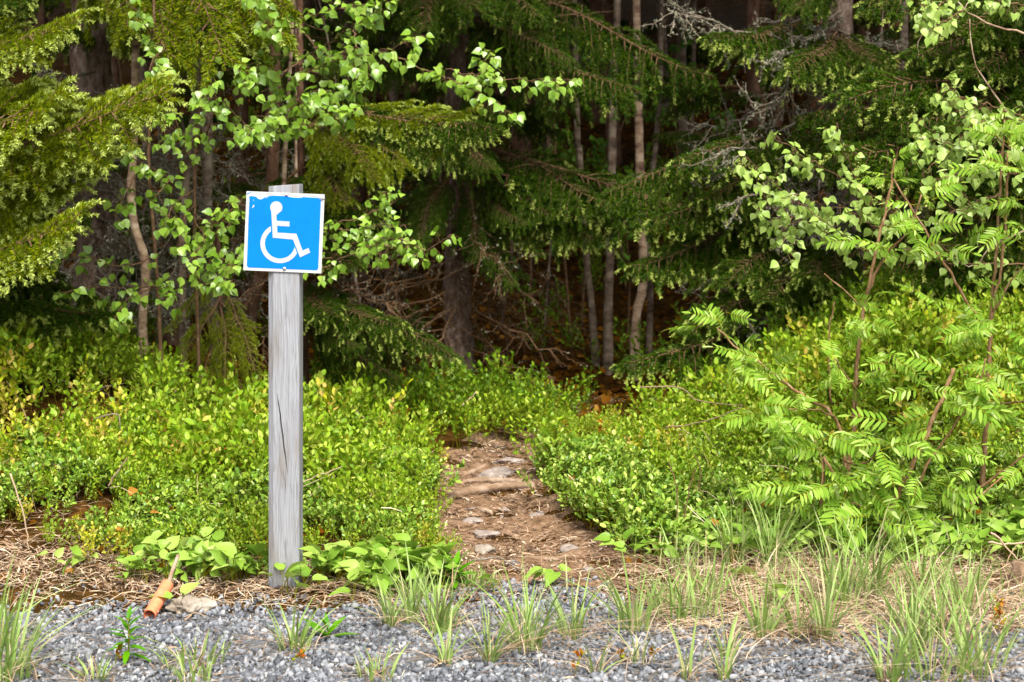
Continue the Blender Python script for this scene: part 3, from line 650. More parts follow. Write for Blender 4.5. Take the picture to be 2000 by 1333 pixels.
for k, (px_, Y, lb, a0, a1, n_) in enumerate([(330, 4.4, 'spruce added to darken the gap behind the young birches left of the sign', 3.2, 6.2, 16), (470, 4.9, 'spruce added to darken the wood directly left behind the sign', 3.2, 6.2, 16), (700, 6.2, 'spruce added to darken the wood right behind the sign', 3.2, 6.2, 14), (1470, 5.6, 'spruce added to darken the wood behind the lichen branches', 3.2, 6.2, 14), (80, 4.2, 'spruce added to darken the wood behind the left edge boughs', 4.0, 6.2, 12), (1850, 4.6, 'spruce added to darken the wood behind the right birch', 3.2, 5.6, 14)]):  # spruces added to darken the gaps behind the front trees
    sx, p_ = trunk_thing('spruce_tree', lb, 'tree', [(px_, 640), (px_ + 4, 400), (px_, 0)], Y, 30, 'brown_bark', topz=8, crown_at=3.4, crown_s=1.2, seed=50 + k)
    fill(sx, n_, .4, 3.0, ['hang', 'hang', 'flat'], 60 + k, a0, a1, .6, 1.1)
    add_dead(sx, [(P(px_, 560 - 38 * q, Y - .1), P(px_ + (-1) ** q * (60 + 17 * ((q * 5) % 7)), 575 - 36 * q + 10 * (q % 3), Y - 1.0), .006) for q in range(10)], 65, 500 + 20 * k, 1)
add_dead(s2, [(P(186, 600 - 30 * q, 2.9), P(300 + 22 * ((q * 4) % 9), 610 - 31 * q, 2.35), .0055) for q in range(12)], 62, 800, 2)
# ------------------------------------------------------------------ trunks in the wood
deep = [
 # name, label, pixels from base up, depth, width px, bark
 ('birch_tree', 'thin bent birch trunk left of the signpost, pale and peeling', [(290, 780), (278, 640), (284, 520), (262, 440), (256, 360), (262, 250)], 2.2, 19, 'birch_bark', 3.2),
 ('birch_tree', 'slender grey birch rising among leaves halfway between left trunk and sign', [(362, 760), (356, 600), (358, 430), (372, 270), (385, 120)], 2.4, 17, 'grey_bark', 3.6),
 ('birch_tree', 'greenish straight birch trunk close left of the sign', [(425, 760), (418, 560), (405, 380), (408, 100), (412, -20)], 3.4, 22, 'grey_bark', 5),
 ('birch_tree', 'leaning brown birch trunk showing beside the post under the sign', [(500, 800), (488, 640), (506, 540), (528, 440), (536, 200), (538, -20)], 3.2, 27, 'brown_bark', 5),
 ('birch_tree', 'straight pale birch trunk seen just above the signpost', [(576, 780), (580, 400), (583, 150), (580, -20)], 3.6, 15, 'birch_bark', 5),
 ('birch_tree', 'pale birch with a curved white foot right of the path end', [(1238, 705), (1243, 620), (1256, 545), (1250, 350), (1246, 150), (1243, -20)], 5.2, 19, 'birch_bark', 7),
 ('birch_tree', 'straight birch trunk with black bands left of the curved white one', [(1188, 690), (1188, 600), (1192, 480), (1196, 280), (1200, 100), (1206, -20)], 5.3, 18, 'grey_bark', 7),
 ('birch_tree', 'thin leaning grey birch trunk, leftmost of the group behind the path', [(1165, 680), (1155, 590), (1145, 500), (1132, 300), (1125, 150)], 5.5, 14, 'grey_bark', 6),
 ('birch_tree', 'thin grey stem just right of the curved white birch foot', [(1266, 680), (1270, 560), (1262, 440), (1285, 240), (1292, -20)], 5.6, 12, 'grey_bark', 7),
 ('pine_tree', 'dark broad trunk standing left of the birches deep in the wood', [(1020, 560), (1020, 300), (1018, 0)], 8.5, 42, 'brown_bark', 9),
 ('pine_tree', 'reddish pine trunk behind the lichen-hung spruce', [(1752, 560), (1750, 300), (1755, 100), (1758, -30)], 6.5, 34, 'pine_bark', 9),
 ('pine_tree', 'brown trunk left of the lichen-hung spruce, deep in shade', [(1512, 520), (1515, 300), (1516, 0)], 6.8, 24, 'brown_bark', 9),
 ('birch_tree', 'pole-thin grey trunk standing alone between path end and right spruce', [(1352, 480), (1350, 260), (1356, 0)], 8, 9, 'grey_bark', 8),
 ('pine_tree', 'leaning cut-pale trunk piece glimpsed behind the right spruce top', [(1600, 420), (1598, 160), (1595, -30)], 6.2, 28, 'pine_bark', 9),
 ('birch_tree', 'pale grey trunk foot standing in the bilberries on the right', [(1742, 690), (1750, 560), (1762, 480), (1765, 200)], 3.9, 20, 'grey_bark', 5),
]
for k, (nm, lb, px_, Y, wp, bk, top) in enumerate(deep):
    crn = top - 3.2 if Y > 5 else None
    trunk_thing(nm, lb, 'tree', px_, Y, wp, bk, topz=top, crown_at=crn, seed=20 + k, rough=.07)
rt = np.random.default_rng(8)
for k in range(34):                                     # thin bare stems of the understorey
    Y = rt.uniform(4.3, 9.5); d = Y - CAMY; x = rt.uniform(-.3, .3) * d
    if abs(x - pathc(min(Y, 6))) < .35 and Y < 5.5: continue
    z = HZ(x, Y); hgt = rt.uniform(1.5, 3.6); ln_ = rt.normal(0, .35, 2)
    root = thing('birch_sapling', (x, Y, z), 'thin dark bare stem in the understorey of the wood', 'sapling', 'thin bare stems in the dark wood')
    pts = spline(np.array([(x, Y, z - .05), (x + ln_[0] * .3 + rt.normal(0, .05), Y, z + hgt * .35), (x + ln_[0] * .7 + rt.normal(0, .06), Y + ln_[1], z + hgt * .7), (x + ln_[0], Y + ln_[1], z + hgt)]), 20)
    a = Acc(); a.tube(pts, np.linspace(rt.uniform(.007, .015), .003, 20), 6); build('trunk', a, M['twig' if k % 2 else 'grey_bark'], root, root.location, True)
    add_dead(root, [(pts[j], pts[j] + np.array((rt.normal(0, .4), rt.normal(-.1, .3), rt.uniform(.0, .4))), .004) for j in (7, 11, 15)], 0, k * 5, 1)
rr = np.random.default_rng(5)
far = []
while len(far) < 66:
    Y = rr.uniform(6.5, 22); d = Y - CAMY; x = rr.uniform(-.36, .36) * d
    if Y < 8.5 and -.10 < x / d < .17: continue
    if any(abs(x / d - fx / (fy - CAMY)) < .006 for fx, fy in far): continue
    far.append((x, Y))
for k, (x, Y) in enumerate(far):
    d = Y - CAMY; z = HZ(x, Y); pine = rr.random() < .45
    rad = rr.uniform(.022, .045) if not pine else rr.uniform(.045, .085)
    root = thing('pine_tree' if pine else 'birch_tree', (x, Y, z), 'brown bare trunk standing in the dark of the wood' if pine else 'thin greyish trunk standing in the dark of the wood', 'tree', 'dark trunks far back in the wood')
    lean = rr.normal(0, .25, 2); hgt = rr.uniform(7, 9)
    pts = np.array([(x, Y, z - .1), (x + lean[0] * .15 + rr.normal(0, .03), Y, z + 1.2), (x + lean[0] * .4 + rr.normal(0, .05), Y + lean[1] * .4, z + 3), (x + lean[0], Y + lean[1], z + hgt)])
    build('trunk', trunk_acc(pts, [rad * 1.2, rad, rad * .85, rad * .4], 8, .05, 30, k), M['brown_bark' if pine else 'grey_bark'], root, root.location, True)
    crown(root, max(3.0, (1.6 + .101 * d) + .5 - z), 1.5 + .35 * rr.random(), k)  # oversized crown out of view, keeps light off the wood
    if pine or k % 3 == 0:
        for j in range(3):
            az = rr.uniform(0, 6.28); h = z + rr.uniform(.6, 3.2); L_ = rr.uniform(.6, 1.3)
            p0 = np.array((x, Y, h)); place_bough(root, 'hang' if rr.random() < .7 else 'flat', p0, p0 + L_ * np.array((math.cos(az), math.sin(az), -.15 + rr.normal(0, .1))))
        add_dead(root, [((x, Y, z + hh), (x + .8 * math.cos(q), Y + .8 * math.sin(q), z + hh - .1), .008) for hh, q in ((rr.uniform(.5, 1.4), rr.uniform(3.3, 6)), (rr.uniform(1.2, 2.6), rr.uniform(3, 6)))], 0, k * 3, 1)

# ------------------------------------------------------------------ birch sprays (leafy twigs)
def birch_spray(root, lines, Ys, leaf=.040, step=.020, mat='birchleaf', seed=0, trunk_line=None):
    r = np.random.default_rng(seed)
    for li, ln in enumerate(lines):
        Y0, Y1 = Ys[li] if isinstance(Ys, list) else Ys
        m = len(ln); pts = np.array([P(x, y, Y0 + (Y1 - Y0) * k / (m - 1)) for k, (x, y) in enumerate(ln)])
        L_ = np.linalg.norm(np.diff(pts, axis=0), axis=1).sum(); n = max(6, int(L_ / .03)); q = spline(pts, n); q[1:-1] += r.normal(0, .004, (n - 2, 3))
        w_ = Acc(); w_.tube(q, np.linspace(.0038, .0012, n), 5)
        pos = []; dr = []; nn = []
        tan = norm(np.gradient(q, axis=0)); k = int(L_ / step)
        for j in range(k):
            u = (j + r.random() * .8) / k
            if u < .12: continue
            i = min(n - 1, int(u * n)); b = q[i]; t = tan[i]
            out = norm(np.cross(t, r.normal(size=3)) + t * .4)
            # short spur carrying two or three leaves
            sl = r.uniform(.006, .05); e = b + out * sl + np.array((0, 0, -.1 * sl)); w_.tube([b, (b + e) / 2 + r.normal(0, .002, 3), e], [.0012, .0010, .0008], 4, 0, False)
            for c in range(r.integers(2, 4)):
                o2 = norm(out + r.normal(0, .7, 3) + np.array((0, 0, -.35)))
                pe = e + o2 * r.uniform(.008, .016); w_.tube([e, pe], [.0006, .0006], 3, 0, False)
                pos.append(pe); dr.append(norm(o2 + np.array((0, 0, -.75)) + r.normal(0, .25, 3))); nn.append(norm(np.array((r.normal(0, .55), -.75 + r.normal(0, .5), .75))))
        wo = build('branch', w_, M['twig'], root, root.location)
        if pos:
            la = Acc(); scatter_leaves(la, LEAF_BIRCH, np.array(pos), np.array(dr), np.array(nn), leaf * r.uniform(.6, 1.15, len(pos)))
            build('leaves', la, M[mat], wo, root.location)
def stem_only(name, label, pix, Y, wpx, bark, topz=None, cat='tree', sides=9):
    pts = [P(x, y, Y) for x, y in pix]; gz = HZ(pts[0][0], Y); pts[0][2] = gz - .04
    pts = [pts[0]] + [p for p in pts[1:] if p[2] > gz]
    if topz: pts.append(pts[-1] + (pts[-1] - pts[-2]) / abs(pts[-1][2] - pts[-2][2]) * max(.1, topz - pts[-1][2]))
    root = thing(name, (pts[0][0], Y, gz), label, cat); r0 = wpx / 2 * (Y - CAMY) / F
    build('trunk', trunk_acc(pts, np.linspace(r0, r0 * .45, len(pts)), sides, .06, None, int(pix[0][0])), M[bark], root, root.location, True)
    return root
lb1 = stem_only('birch_sapling', 'young birch with leafy sprays at the left, over the bilberry bank', [(318, 760), (310, 600), (300, 450), (290, 300), (300, 100), (300, -60)], 1.9, 9, 'twig', 3)
birch_spray(lb1, [[(295, 330), (260, 310), (215, 300)], [(294, 330), (260, 350), (235, 400), (222, 420)], [(292, 330), (330, 350), (300, 395), (345, 430)], [(298, 300), (330, 250), (300, 215)],
                  [(308, 560), (230, 562), (175, 560), (130, 572)], [(308, 555), (250, 585), (225, 620)], [(306, 540), (330, 575), (345, 590)], [(304, 500), (240, 520), (160, 500), (110, 510)],
                  [(298, 60), (320, 90), (295, 125), (310, 155)], [(298, 70), (270, 30), (250, 10)]], (1.9, 1.45), .041, .033, seed=1)
lb2 = stem_only('birch_sapling', 'young birch with glossy leaves just left of the blue sign', [(392, 770), (385, 600), (380, 420), (385, 250), (420, 60), (440, -60)], 2.0, 8, 'twig', 3)
birch_spray(lb2, [[(384, 260), (400, 185), (415, 165)], [(384, 300), (412, 240), (405, 215)], [(384, 320), (360, 290), (350, 255)], [(382, 370), (340, 400), (325, 440)], [(381, 400), (350, 440), (352, 480)],
                  [(381, 420), (420, 440), (440, 415)], [(380, 430), (400, 470), (375, 500), (360, 530)], [(383, 520), (430, 525), (470, 500), (492, 478)], [(383, 500), (430, 500), (455, 525)], [(382, 460), (430, 455), (462, 420), (470, 395)], [(384, 545), (420, 560), (455, 548)],
                  [(400, 180), (445, 210), (480, 245), (505, 255)], [(402, 160), (440, 135), (475, 150), (490, 180)]], (2.0, 1.5), .041, .033, seed=2)
lb3 = stem_only('birch_tree', 'larger birch whose bright leafy branches hang above the signpost', [(545, 790), (540, 600), (552, 400), (560, 240), (570, 60), (575, -80)], 2.4, 12, 'birch_bark', 3.4)
birch_spray(lb3, [[(562, 230), (600, 185), (650, 180), (700, 175), (735, 130)], [(560, 240), (520, 250), (490, 265), (470, 255)], [(562, 200), (540, 150), (500, 130), (465, 140)], [(565, 160), (600, 140), (660, 118), (740, 100), (830, 72)],
                  [(565, 150), (620, 100), (690, 55), (745, 20)], [(690, 60), (700, 100), (690, 130), (700, 150)], [(740, 100), (790, 120), (850, 145), (890, 160), (940, 185), (1005, 225)], [(870, 135), (950, 152), (1040, 158), (1112, 158)],
                  [(566, 220), (590, 250), (620, 205), (580, 195)], [(560, 190), (530, 210), (520, 240)], [(900, 165), (930, 150), (960, 100)], [(640, 180), (650, 215), (690, 220)], [(568, 60), (610, 30), (680, 15), (760, 5)], [(568, 40), (530, 20), (500, -5)], [(568, 90), (540, 70), (520, 40)]], (2.4, 1.6), .044, .029, seed=3)
lb4 = stem_only('birch_sapling', 'small birch whose leafy twigs stick out right of the blue sign', [(568, 800), (562, 640), (566, 540), (572, 480)], 1.9, 7, 'twig')
birch_spray(lb4, [[(570, 520), (640, 505), (690, 475), (740, 465), (790, 470), (830, 490), (880, 458)], [(572, 480), (640, 450), (700, 450), (750, 440), (790, 440)], [(572, 490), (650, 440), (720, 420), (765, 395), (745, 375)], [(570, 530), (628, 525), (680, 500), (720, 480), (745, 490)], [(700, 440), (730, 470), (760, 480)], [(780, 460), (800, 490), (815, 500)]], (1.9, 1.5), .036, .024, seed=4)
rb = stem_only('birch_tree', 'birch leaning in from the right edge with pale fluttering leaves', [(2130, 900), (2110, 600), (2080, 300), (2060, -60)], 1.2, 22, 'birch_bark', 3)
birch_spray(rb, [[(2100, 540), (2000, 515), (1870, 515), (1790, 490), (1700, 490), (1620, 440), (1530, 375), (1450, 305)], [(1870, 510), (1780, 430), (1700, 380), (1610, 330), (1560, 300), (1510, 260)], [(1780, 430), (1720, 400), (1660, 330), (1635, 240)],
                 [(1700, 490), (1640, 470), (1570, 430), (1500, 400), (1470, 330)], [(1620, 445), (1580, 440), (1520, 430), (1470, 400)], [(2070, 330), (1980, 300), (1900, 330), (1830, 350)], [(2070, 250), (1960, 230), (1900, 250), (1850, 300), (1800, 340)],
                 [(2070, 260), (1950, 210), (1880, 190), (1845, 165)], [(2075, 320), (1960, 340), (1880, 290), (1790, 270)], [(1990, 310), (1940, 260), (1890, 230), (1850, 200)], [(1950, 380), (1900, 400), (1840, 420)],
                 [(1900, 410), (1850, 300), (1800, 240)], [(1960, 300), (1900, 290), (1840, 290), (1790, 300)], [(1640, 450), (1600, 400), (1550, 380)], [(2060, 20), (1960, 5), (1870, -20)], [(1560, 420), (1530, 450), (1540, 500)],
                 [(1880, 20), (1840, 45), (1815, 60)], [(1850, 0), (1820, 20), (1800, 10)], [(1760, 430), (1700, 440), (1640, 400)]], (1.2, .75), .036, .022, 'birchleaf_pale', 5)
a = Acc()
for ln, r0 in (([(2060, 100), (2000, 65), (1935, 50), (1880, 15), (1850, -20)], .006), ([(2080, 290), (1990, 238), (1945, 190), (1900, 110), (1895, 40)], .005), ([(1900, 0), (1840, 70), (1800, 95)], .002), ([(1850, -10), (1800, 70), (1793, 115)], .002), ([(2075, 420), (1940, 480), (1900, 520), (1800, 480)], .004)):
    pts = spline([P(x, y, 1.3) for x, y in ln], 14); pts += np.random.default_rng(2).normal(0, .003, pts.shape); a.tube(pts, np.linspace(r0, r0 * .4, 14), 6)
build('bare_branch', a, M['birch_bark'], rb, rb.location)

M['shadeleaf'] = leafmat('birch_leaf_shaded', [(0, (.05, .12, .02)), (1, (.12, .22, .035))], .3, .5, .3)  # birch leaf again, darkened so the colour carries the forest shade
for k, (pix, Y, sprays) in enumerate([([(1135, 560), (1145, 420), (1120, 300)], 6.2, [[(1142, 400), (1090, 330), (1060, 290)], [(1130, 340), (1160, 290), (1180, 270)], [(1125, 310), (1090, 270), (1070, 245)], [(1140, 380), (1180, 340), (1215, 330)]]),
        ([(1225, 640), (1230, 540), (1220, 430)], 6.0, [[(1228, 520), (1200, 480), (1180, 470)], [(1225, 470), (1250, 430), (1280, 420)], [(1228, 560), (1260, 520), (1300, 530)], [(1222, 450), (1200, 420), (1170, 410)]]),
        ([(1330, 420), (1320, 250), (1310, 120)], 8.0, [[(1315, 200), (1280, 150), (1250, 140)], [(1315, 180), (1350, 140), (1380, 150)], [(1318, 240), (1290, 220), (1265, 225)], [(1312, 140), (1330, 80), (1360, 60)]]),
        ([(1470, 500), (1465, 300), (1450, 160)], 6.5, [[(1460, 260), (1430, 220), (1400, 230)], [(1455, 200), (1480, 150), (1510, 150)], [(1465, 320), (1500, 280), (1530, 300)]]),
        ([(760, 640), (755, 500), (760, 350)], 5.6, [[(757, 480), (720, 440), (690, 450)], [(758, 400), (800, 360), (830, 370)], [(757, 440), (790, 430), (810, 460)]]),
        ([(1030, 650), (1040, 560), (1035, 480)], 6.6, [[(1038, 540), (1000, 510), (980, 520)], [(1036, 500), (1070, 470), (1090, 480)]])]):
    t_ = stem_only('birch_sapling', ['leafy sapling in the gap between the dark trunk and the birches', 'leafy sapling between the pale birches, low down', 'far leafy sapling near the lone pole-thin trunk', 'leafy sapling left of the lichen branches', 'shaded leafy sapling left of the scaly spruce trunk', 'small leafy sapling right of the scaly spruce trunk'][k], pix, Y, 6, 'twig', cat='sapling', sides=6)
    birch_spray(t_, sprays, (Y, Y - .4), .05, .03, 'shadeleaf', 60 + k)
# ------------------------------------------------------------------ rowan saplings
def rowan_leaf_arrays(r, n=6):
    a = Acc(); t = np.linspace(0, 1, 9); rach = np.stack([.03 * np.sin(t * 2) * r.normal(), t, -.16 * t ** 2], -1)
    a.tube(rach, np.linspace(.008, .004, 9), 4, 1, False)
    pos = []; d = []; nn = []; sz = []
    for k in range(n):
        u = .24 + .70 * k / (n - .3)
        for sg in (-1, 1):
            p = np.array([np.interp(u, t, rach[:, c]) for c in range(3)]); pos.append(p)
            d.append((sg * 1.0, .55 + r.normal(0, .08), -.12 + r.normal(0, .12))); nn.append((r.normal(0, .12), r.normal(0, .15), 1)); sz.append(.36 * (1 - .45 * abs(u - .5)) * r.uniform(.9, 1.05))
    pos.append(rach[-1]); d.append((0, 1, -.3)); nn.append((0, 0, 1)); sz.append(.30)
    scatter_leaves(a, LEAF_FLET, np.array(pos), np.array(d), np.array(nn), np.array(sz), 0)
    return a.arrays()
RL = [rowan_leaf_arrays(np.random.default_rng(k), 6 + k % 3) for k in range(6)]
def rowan(label, stems, nodes, Y, seed, base):
    r = np.random.default_rng(seed); gz = HZ(P(base[0], 1000, Y)[0], Y); bx = P(base[0], 1000, Y)[0]
    root = thing('rowan_sapling', (bx, Y, gz), label, 'sapling')
    for ln, w0, w1, Ys in stems:
        m = len(ln); pts = np.array([P(x, y, Ys[0] + (Ys[1] - Ys[0]) * k / (m - 1)) for k, (x, y) in enumerate(ln)])
        L_ = np.linalg.norm(np.diff(pts, axis=0), axis=1).sum(); n = max(8, int(L_ / .03)); q = spline(pts, n); q[1:-1] += r.normal(0, .0025, (n - 2, 3))
        a = Acc(); sc = (Y - CAMY) / F / 2; a.tube(q, np.linspace(w0 * sc, w1 * sc, n) * r.uniform(.9, 1.12, n), 7)
        build('stem', a, M['twig_red'], root, root.location, True)
    la = Acc(); st = Acc()
    for (x, y, dY, cnt, size) in nodes:
        c = P(x, y, Y + dY)
        for k in range(int(cnt * (1.35 if y > 620 else 1.0) + .5)):
            az = r.uniform(0, 6.28); el = r.uniform(-.35, .75)
            el = el - .25; d = np.array((math.cos(az) * math.cos(el), math.sin(az) * math.cos(el) * .8 - .25, math.sin(el)))
            n = norm(np.array((r.normal(0, .4), -.6, .8)) + .4 * r.normal(size=3))
            s_ = size * r.uniform(.65, 1.1) * .138
            Mx = frames(d[None], n[None]) * s_
            la.inst(RL[r.integers(6)], Mx, (c + r.normal(0, .022, 3) + d * .004)[None])
    build('leaves', la, [M['rowanleaf'], M['twig_y']], root, root.location)
    return root
M['twig_y'] = noisemat('leaf_stalk', [(.3, (.16, .20, .05)), (.7, (.30, .28, .10))], 30, 3, .7, 0)
rowan('tall rowan sapling right of centre with a forked brown stem and feathery leaves',
      [([(1668, 1060), (1658, 960), (1668, 800), (1676, 680), (1692, 580), (1715, 470), (1738, 370), (1748, 310)], 11, 4, (.85, .75)), ([(1690, 590), (1700, 560), (1735, 490), (1775, 450), (1800, 380)], 6, 3, (.8, .6)),
       ([(1684, 600), (1640, 560), (1610, 535)], 4, 2, (.8, .7)), ([(1672, 810), (1670, 760), (1650, 730), (1630, 700)], 5, 2, (.8, .6)), ([(1668, 760), (1700, 735), (1740, 700), (1755, 690)], 5, 2, (.8, .55)), ([(1625, 790), (1618, 690), (1620, 640), (1630, 590)], 4, 3, (.95, .9))],
      [(1690, 470, 0, 2, 1.0), (1738, 350, -.05, 4, .9), (1745, 315, -.05, 3, .6), (1770, 440, -.2, 4, 1), (1800, 385, -.2, 4, .9), (1760, 510, -.15, 3, 1), (1650, 620, -.1, 2, .9), (1632, 700, -.2, 4, 1), (1655, 735, -.1, 2, .8), (1705, 735, -.1, 2, .8), (1750, 692, -.25, 3, .8), (1690, 600, -.1, 2, .8), (1715, 440, -.1, 2, .9), (1690, 640, -.1, 2, .8), (1735, 560, -.2, 3, .9)], .8, 1, (1668, 0))
rowan('low rowan branch with feathery leaves leaning left over the bilberries',
      [([(1655, 1060), (1650, 900), (1630, 815), (1580, 780), (1540, 755), (1480, 705), (1440, 680), (1400, 640)], 9, 3, (.75, .6)), ([(1630, 815), (1590, 800), (1540, 800)], 4, 2, (.7, .5)), ([(1650, 900), (1690, 905), (1720, 880)], 6, 3, (.7, .55))],
      [(1402, 645, 0, 4, 1), (1415, 620, 0, 2, .9), (1440, 682, 0, 3, 1), (1480, 705, 0, 3, 1), (1465, 720, 0, 2, 1), (1520, 740, 0, 3, .9), (1540, 800, -.1, 4, 1), (1480, 800, 0, 3, 1), (1500, 840, 0, 3, 1), (1575, 780, 0, 2, 1), (1600, 860, -.1, 4, 1.1), (1570, 900, -.1, 3, 1), (1560, 850, -.1, 3, 1), (1620, 900, -.1, 3, 1.1)], .62, 2, (1655, 0))
rowan('rowan sapling at the right edge with several tall stems and broad fronds',
      [([(1908, 1062), (1918, 950), (1930, 800), (1933, 660), (1945, 500), (1955, 340), (1962, 235)], 13, 3, (.75, .8)), ([(1934, 630), (1955, 520), (1965, 400), (1968, 300)], 7, 4, (.78, .7)), ([(1930, 655), (1870, 560), (1800, 440), (1745, 350)], 7, 3, (.75, .6)), ([(1938, 610), (1980, 540), (2020, 500)], 5, 3, (.75, .7)), ([(1930, 790), (1975, 788), (2020, 780)], 5, 3, (.75, .6)), ([(1905, 960), (1960, 920), (2010, 880)], 6, 4, (.7, .6))],
      [(1840, 490, -.05, 3, 1), (1880, 575, -.05, 3, 1), (1890, 660, -.15, 3, 1.2), (1935, 650, -.1, 4, 1.2), (1960, 690, -.2, 3, 1.2), (1975, 540, -.1, 3, 1), (1960, 330, -.1, 5, 1.1), (1965, 280, -.1, 5, 1.1), (1985, 400, -.1, 4, 1.1), (1950, 440, -.1, 3, 1), (1985, 240, 0, 4, 1.1), (1960, 240, 0, 4, .9), (1940, 740, -.2, 3, 1.2), (1975, 830, -.1, 3, 1), (1990, 890, -.1, 3, 1), (1900, 800, -.1, 3, 1), (1800, 440, -.1, 2, .9), (1990, 320, -.2, 5, 1.2), (2000, 470, -.2, 4, 1.1)], .75, 3, (1908, 0))
rowan('low spreading rowan with pale fronds in front, right of the tall forked one',
      [([(1720, 1065), (1745, 980), (1790, 890), (1830, 800), (1862, 720)], 12, 8, (.5, .5)), ([(1760, 1060), (1800, 930), (1850, 850), (1900, 780), (1925, 700)], 6, 3, (.55, .5)), ([(1605, 1000), (1608, 905), (1612, 900)], 7, 6, (.5, .45)), ([(1612, 900), (1640, 945), (1660, 970)], 6, 3, (.45, .45)), ([(1600, 985), (1607, 905), (1590, 860)], 3, 2, (.45, .4)), ([(1730, 1060), (1700, 1000), (1640, 980)], 5, 2, (.5, .4)), ([(1740, 1040), (1780, 1020), (1800, 1030), (1870, 1000), (1960, 930)], 5, 3, (.5, .55))],
      [(1610, 860, -.05, 3, 1.1), (1640, 950, -.05, 5, 1.2), (1690, 940, -.05, 5, 1.3), (1720, 880, -.05, 4, 1.2), (1760, 930, -.05, 4, 1.2), (1740, 850, 0, 4, 1.1), (1800, 870, 0, 4, 1.1), (1850, 800, 0, 4, 1.1), (1870, 740, 0, 4, 1.2), (1820, 950, 0, 4, 1), (1660, 1010, -.05, 4, 1.1), (1770, 1000, -.05, 4, 1.1), (1710, 1000, -.1, 4, 1.1), (1850, 890, 0, 3, 1), (1810, 770, 0, 3, 1), (1900, 900, 0, 3, 1), (1560, 950, 0, 3, .9), (1520, 960, 0, 2, .9), (1780, 1060, -.05, 3, .8), (1850, 1020, 0, 3, .9)], .48, 4, (1720, 0))

# ------------------------------------------------------------------ bilberry, lingonberry, broad leaves: ground cover nobody could count
def shoot(r, h, n_twigs, leaf, proto, spread=.6, lstep=.011, berries=0):
    a = Acc(); q = np.array([(0, 0, 0), (r.normal(0, .01), r.normal(0, .01), h * .5), (r.normal(0, .02), r.normal(0, .02), h)]); q = spline(q, 6)
    a.tube(q, np.linspace(.0016, .0008, 6), 3, 1, False)
    pos = []; d = []; nn = []; tw = []
    lines = [q[2:]]
    for k in range(n_twigs):
        u = r.uniform(.25, .92); b = q[0] + (q[-1] - q[0]) * u; az = r.uniform(0, 6.28); l = h * r.uniform(.28, .5) * (1.2 - .5 * u)
        out = np.array((math.cos(az) * spread, math.sin(az) * spread, 1)); e = b + norm(out) * l
        mid = b + norm(out * (1.4, 1.4, .7)) * l * .5; lines.append(np.array([b, mid, e])); a.tube(lines[-1], [.0009, .0008, .0006], 3, 1, False)
    for ln in lines:
        L_ = np.linalg.norm(np.diff(ln, axis=0), axis=1).sum(); m = max(2, int(L_ / lstep)); s_ = spline(ln, m + 2); t = norm(np.gradient(s_, axis=0)); sg = 1
        for k in range(1, m + 2):
            sg = -sg; side = norm(np.cross(t[k], (0.3, .2, 1.)) + r.normal(0, .5, 3)) * sg
            pos.append(s_[k]); d.append(norm(t[k] * .9 + side * .65)); nn.append(norm(np.array((0, -.12, .6)) - side * .25 + r.normal(0, .33, 3) + s_[k] * (3.5, 3.5, 0)))
    pos = np.array(pos); sz = leaf * r.uniform(.65, 1.15, len(pos))
    scatter_leaves(a, proto, pos, np.array(d), np.array(nn), sz, 0)
    for k in range(berries):
        p = pos[r.integers(len(pos))] + np.array((0, 0, -.008)); s_ = .0034
        o = np.array([(1, 0, 0), (0, 1, 0), (-1, 0, 0), (0, -1, 0), (0, 0, 1), (0, 0, -1)]) * s_
        a.add(p + o, [(0, 1, 4), (1, 2, 4), (2, 3, 4), (3, 0, 4), (1, 0, 5), (2, 1, 5), (3, 2, 5), (0, 3, 5)], None, 2)
    return a.arrays()
def cover(name, label, protos, mats, pts, scale, tilt=.2, seed=0, cat='shrub', hvar=.3, taper=None):
    r = np.random.default_rng(seed); a = Acc(); k = len(pts); which = r.integers(len(protos), size=k); sc = scale * r.uniform(.6, 1.2, k) * (1 + hvar * wob(pts[:, 0], pts[:, 1], 3.4, seed))
    if taper is not None: sc = sc * taper(pts[:, 0], pts[:, 1])
    Mx = tiltm(r.normal(0, tilt, k), r.normal(-.06, tilt, k)) @ rotz(r.uniform(0, 6.28, k)) * sc[:, None, None]
    for j, p in enumerate(protos):
        m = which == j
        if m.any(): a.inst(p, Mx[m], pts[m])
    o = build(name, a, mats, None, (0, 0, 0)); tag(o, label, cat, kind='stuff'); return o
def sample(n, x0, x1, y0, y1, f, r):
    """points on the ground thinned by f(x, y) in 0..1, kept to what the camera's side can see"""
    x = r.uniform(x0, x1, n); y = r.uniform(y0, y1, n); k = (r.random(n) < f(x, y)) & (np.abs(x) < .33 * (y - CAMY) + .35)
    x, y = x[k], y[k]; return np.stack([x, y, H(x, y)], -1)
def off_path(x, y, m=.0): return smooth((np.abs(x - pathc(y)) - pathw(y) - m + .03 * wob(x, y, 6, 1)) / .10)
rs = np.random.default_rng(3)
def tap_l(x, y): return (.42 + .58 * smooth((y - .45 - .3 * smooth((-x - 1.15) / .4) * .5 + .15 * wob(x, y, 4, 11)) / .8)) * (.6 + .4 * smooth((np.abs(x - pathc(y)) - pathw(y)) / .3))
def tap_r(x, y): return (.45 + .55 * smooth((y - .85 + .15 * wob(x, y, 4, 12)) / .7)) * (.42 + .58 * smooth((x - .30) / .85))
pb = [shoot(np.random.default_rng(300 + k), .26, 6 + k % 3, .031, LEAF_BIL, .8, .0165, 2 if k % 2 else 0) for k in range(10)]
M['stem_green'] = noisemat('bilberry_stem', [(.3, (.10, .14, .03)), (.7, (.22, .16, .06))], 30, 3, .7, 0)
M['berry'] = noisemat('bilberry_flower', [(.3, (.28, .05, .045)), (.7, (.40, .10, .08))], 30, 3, .5, 0)
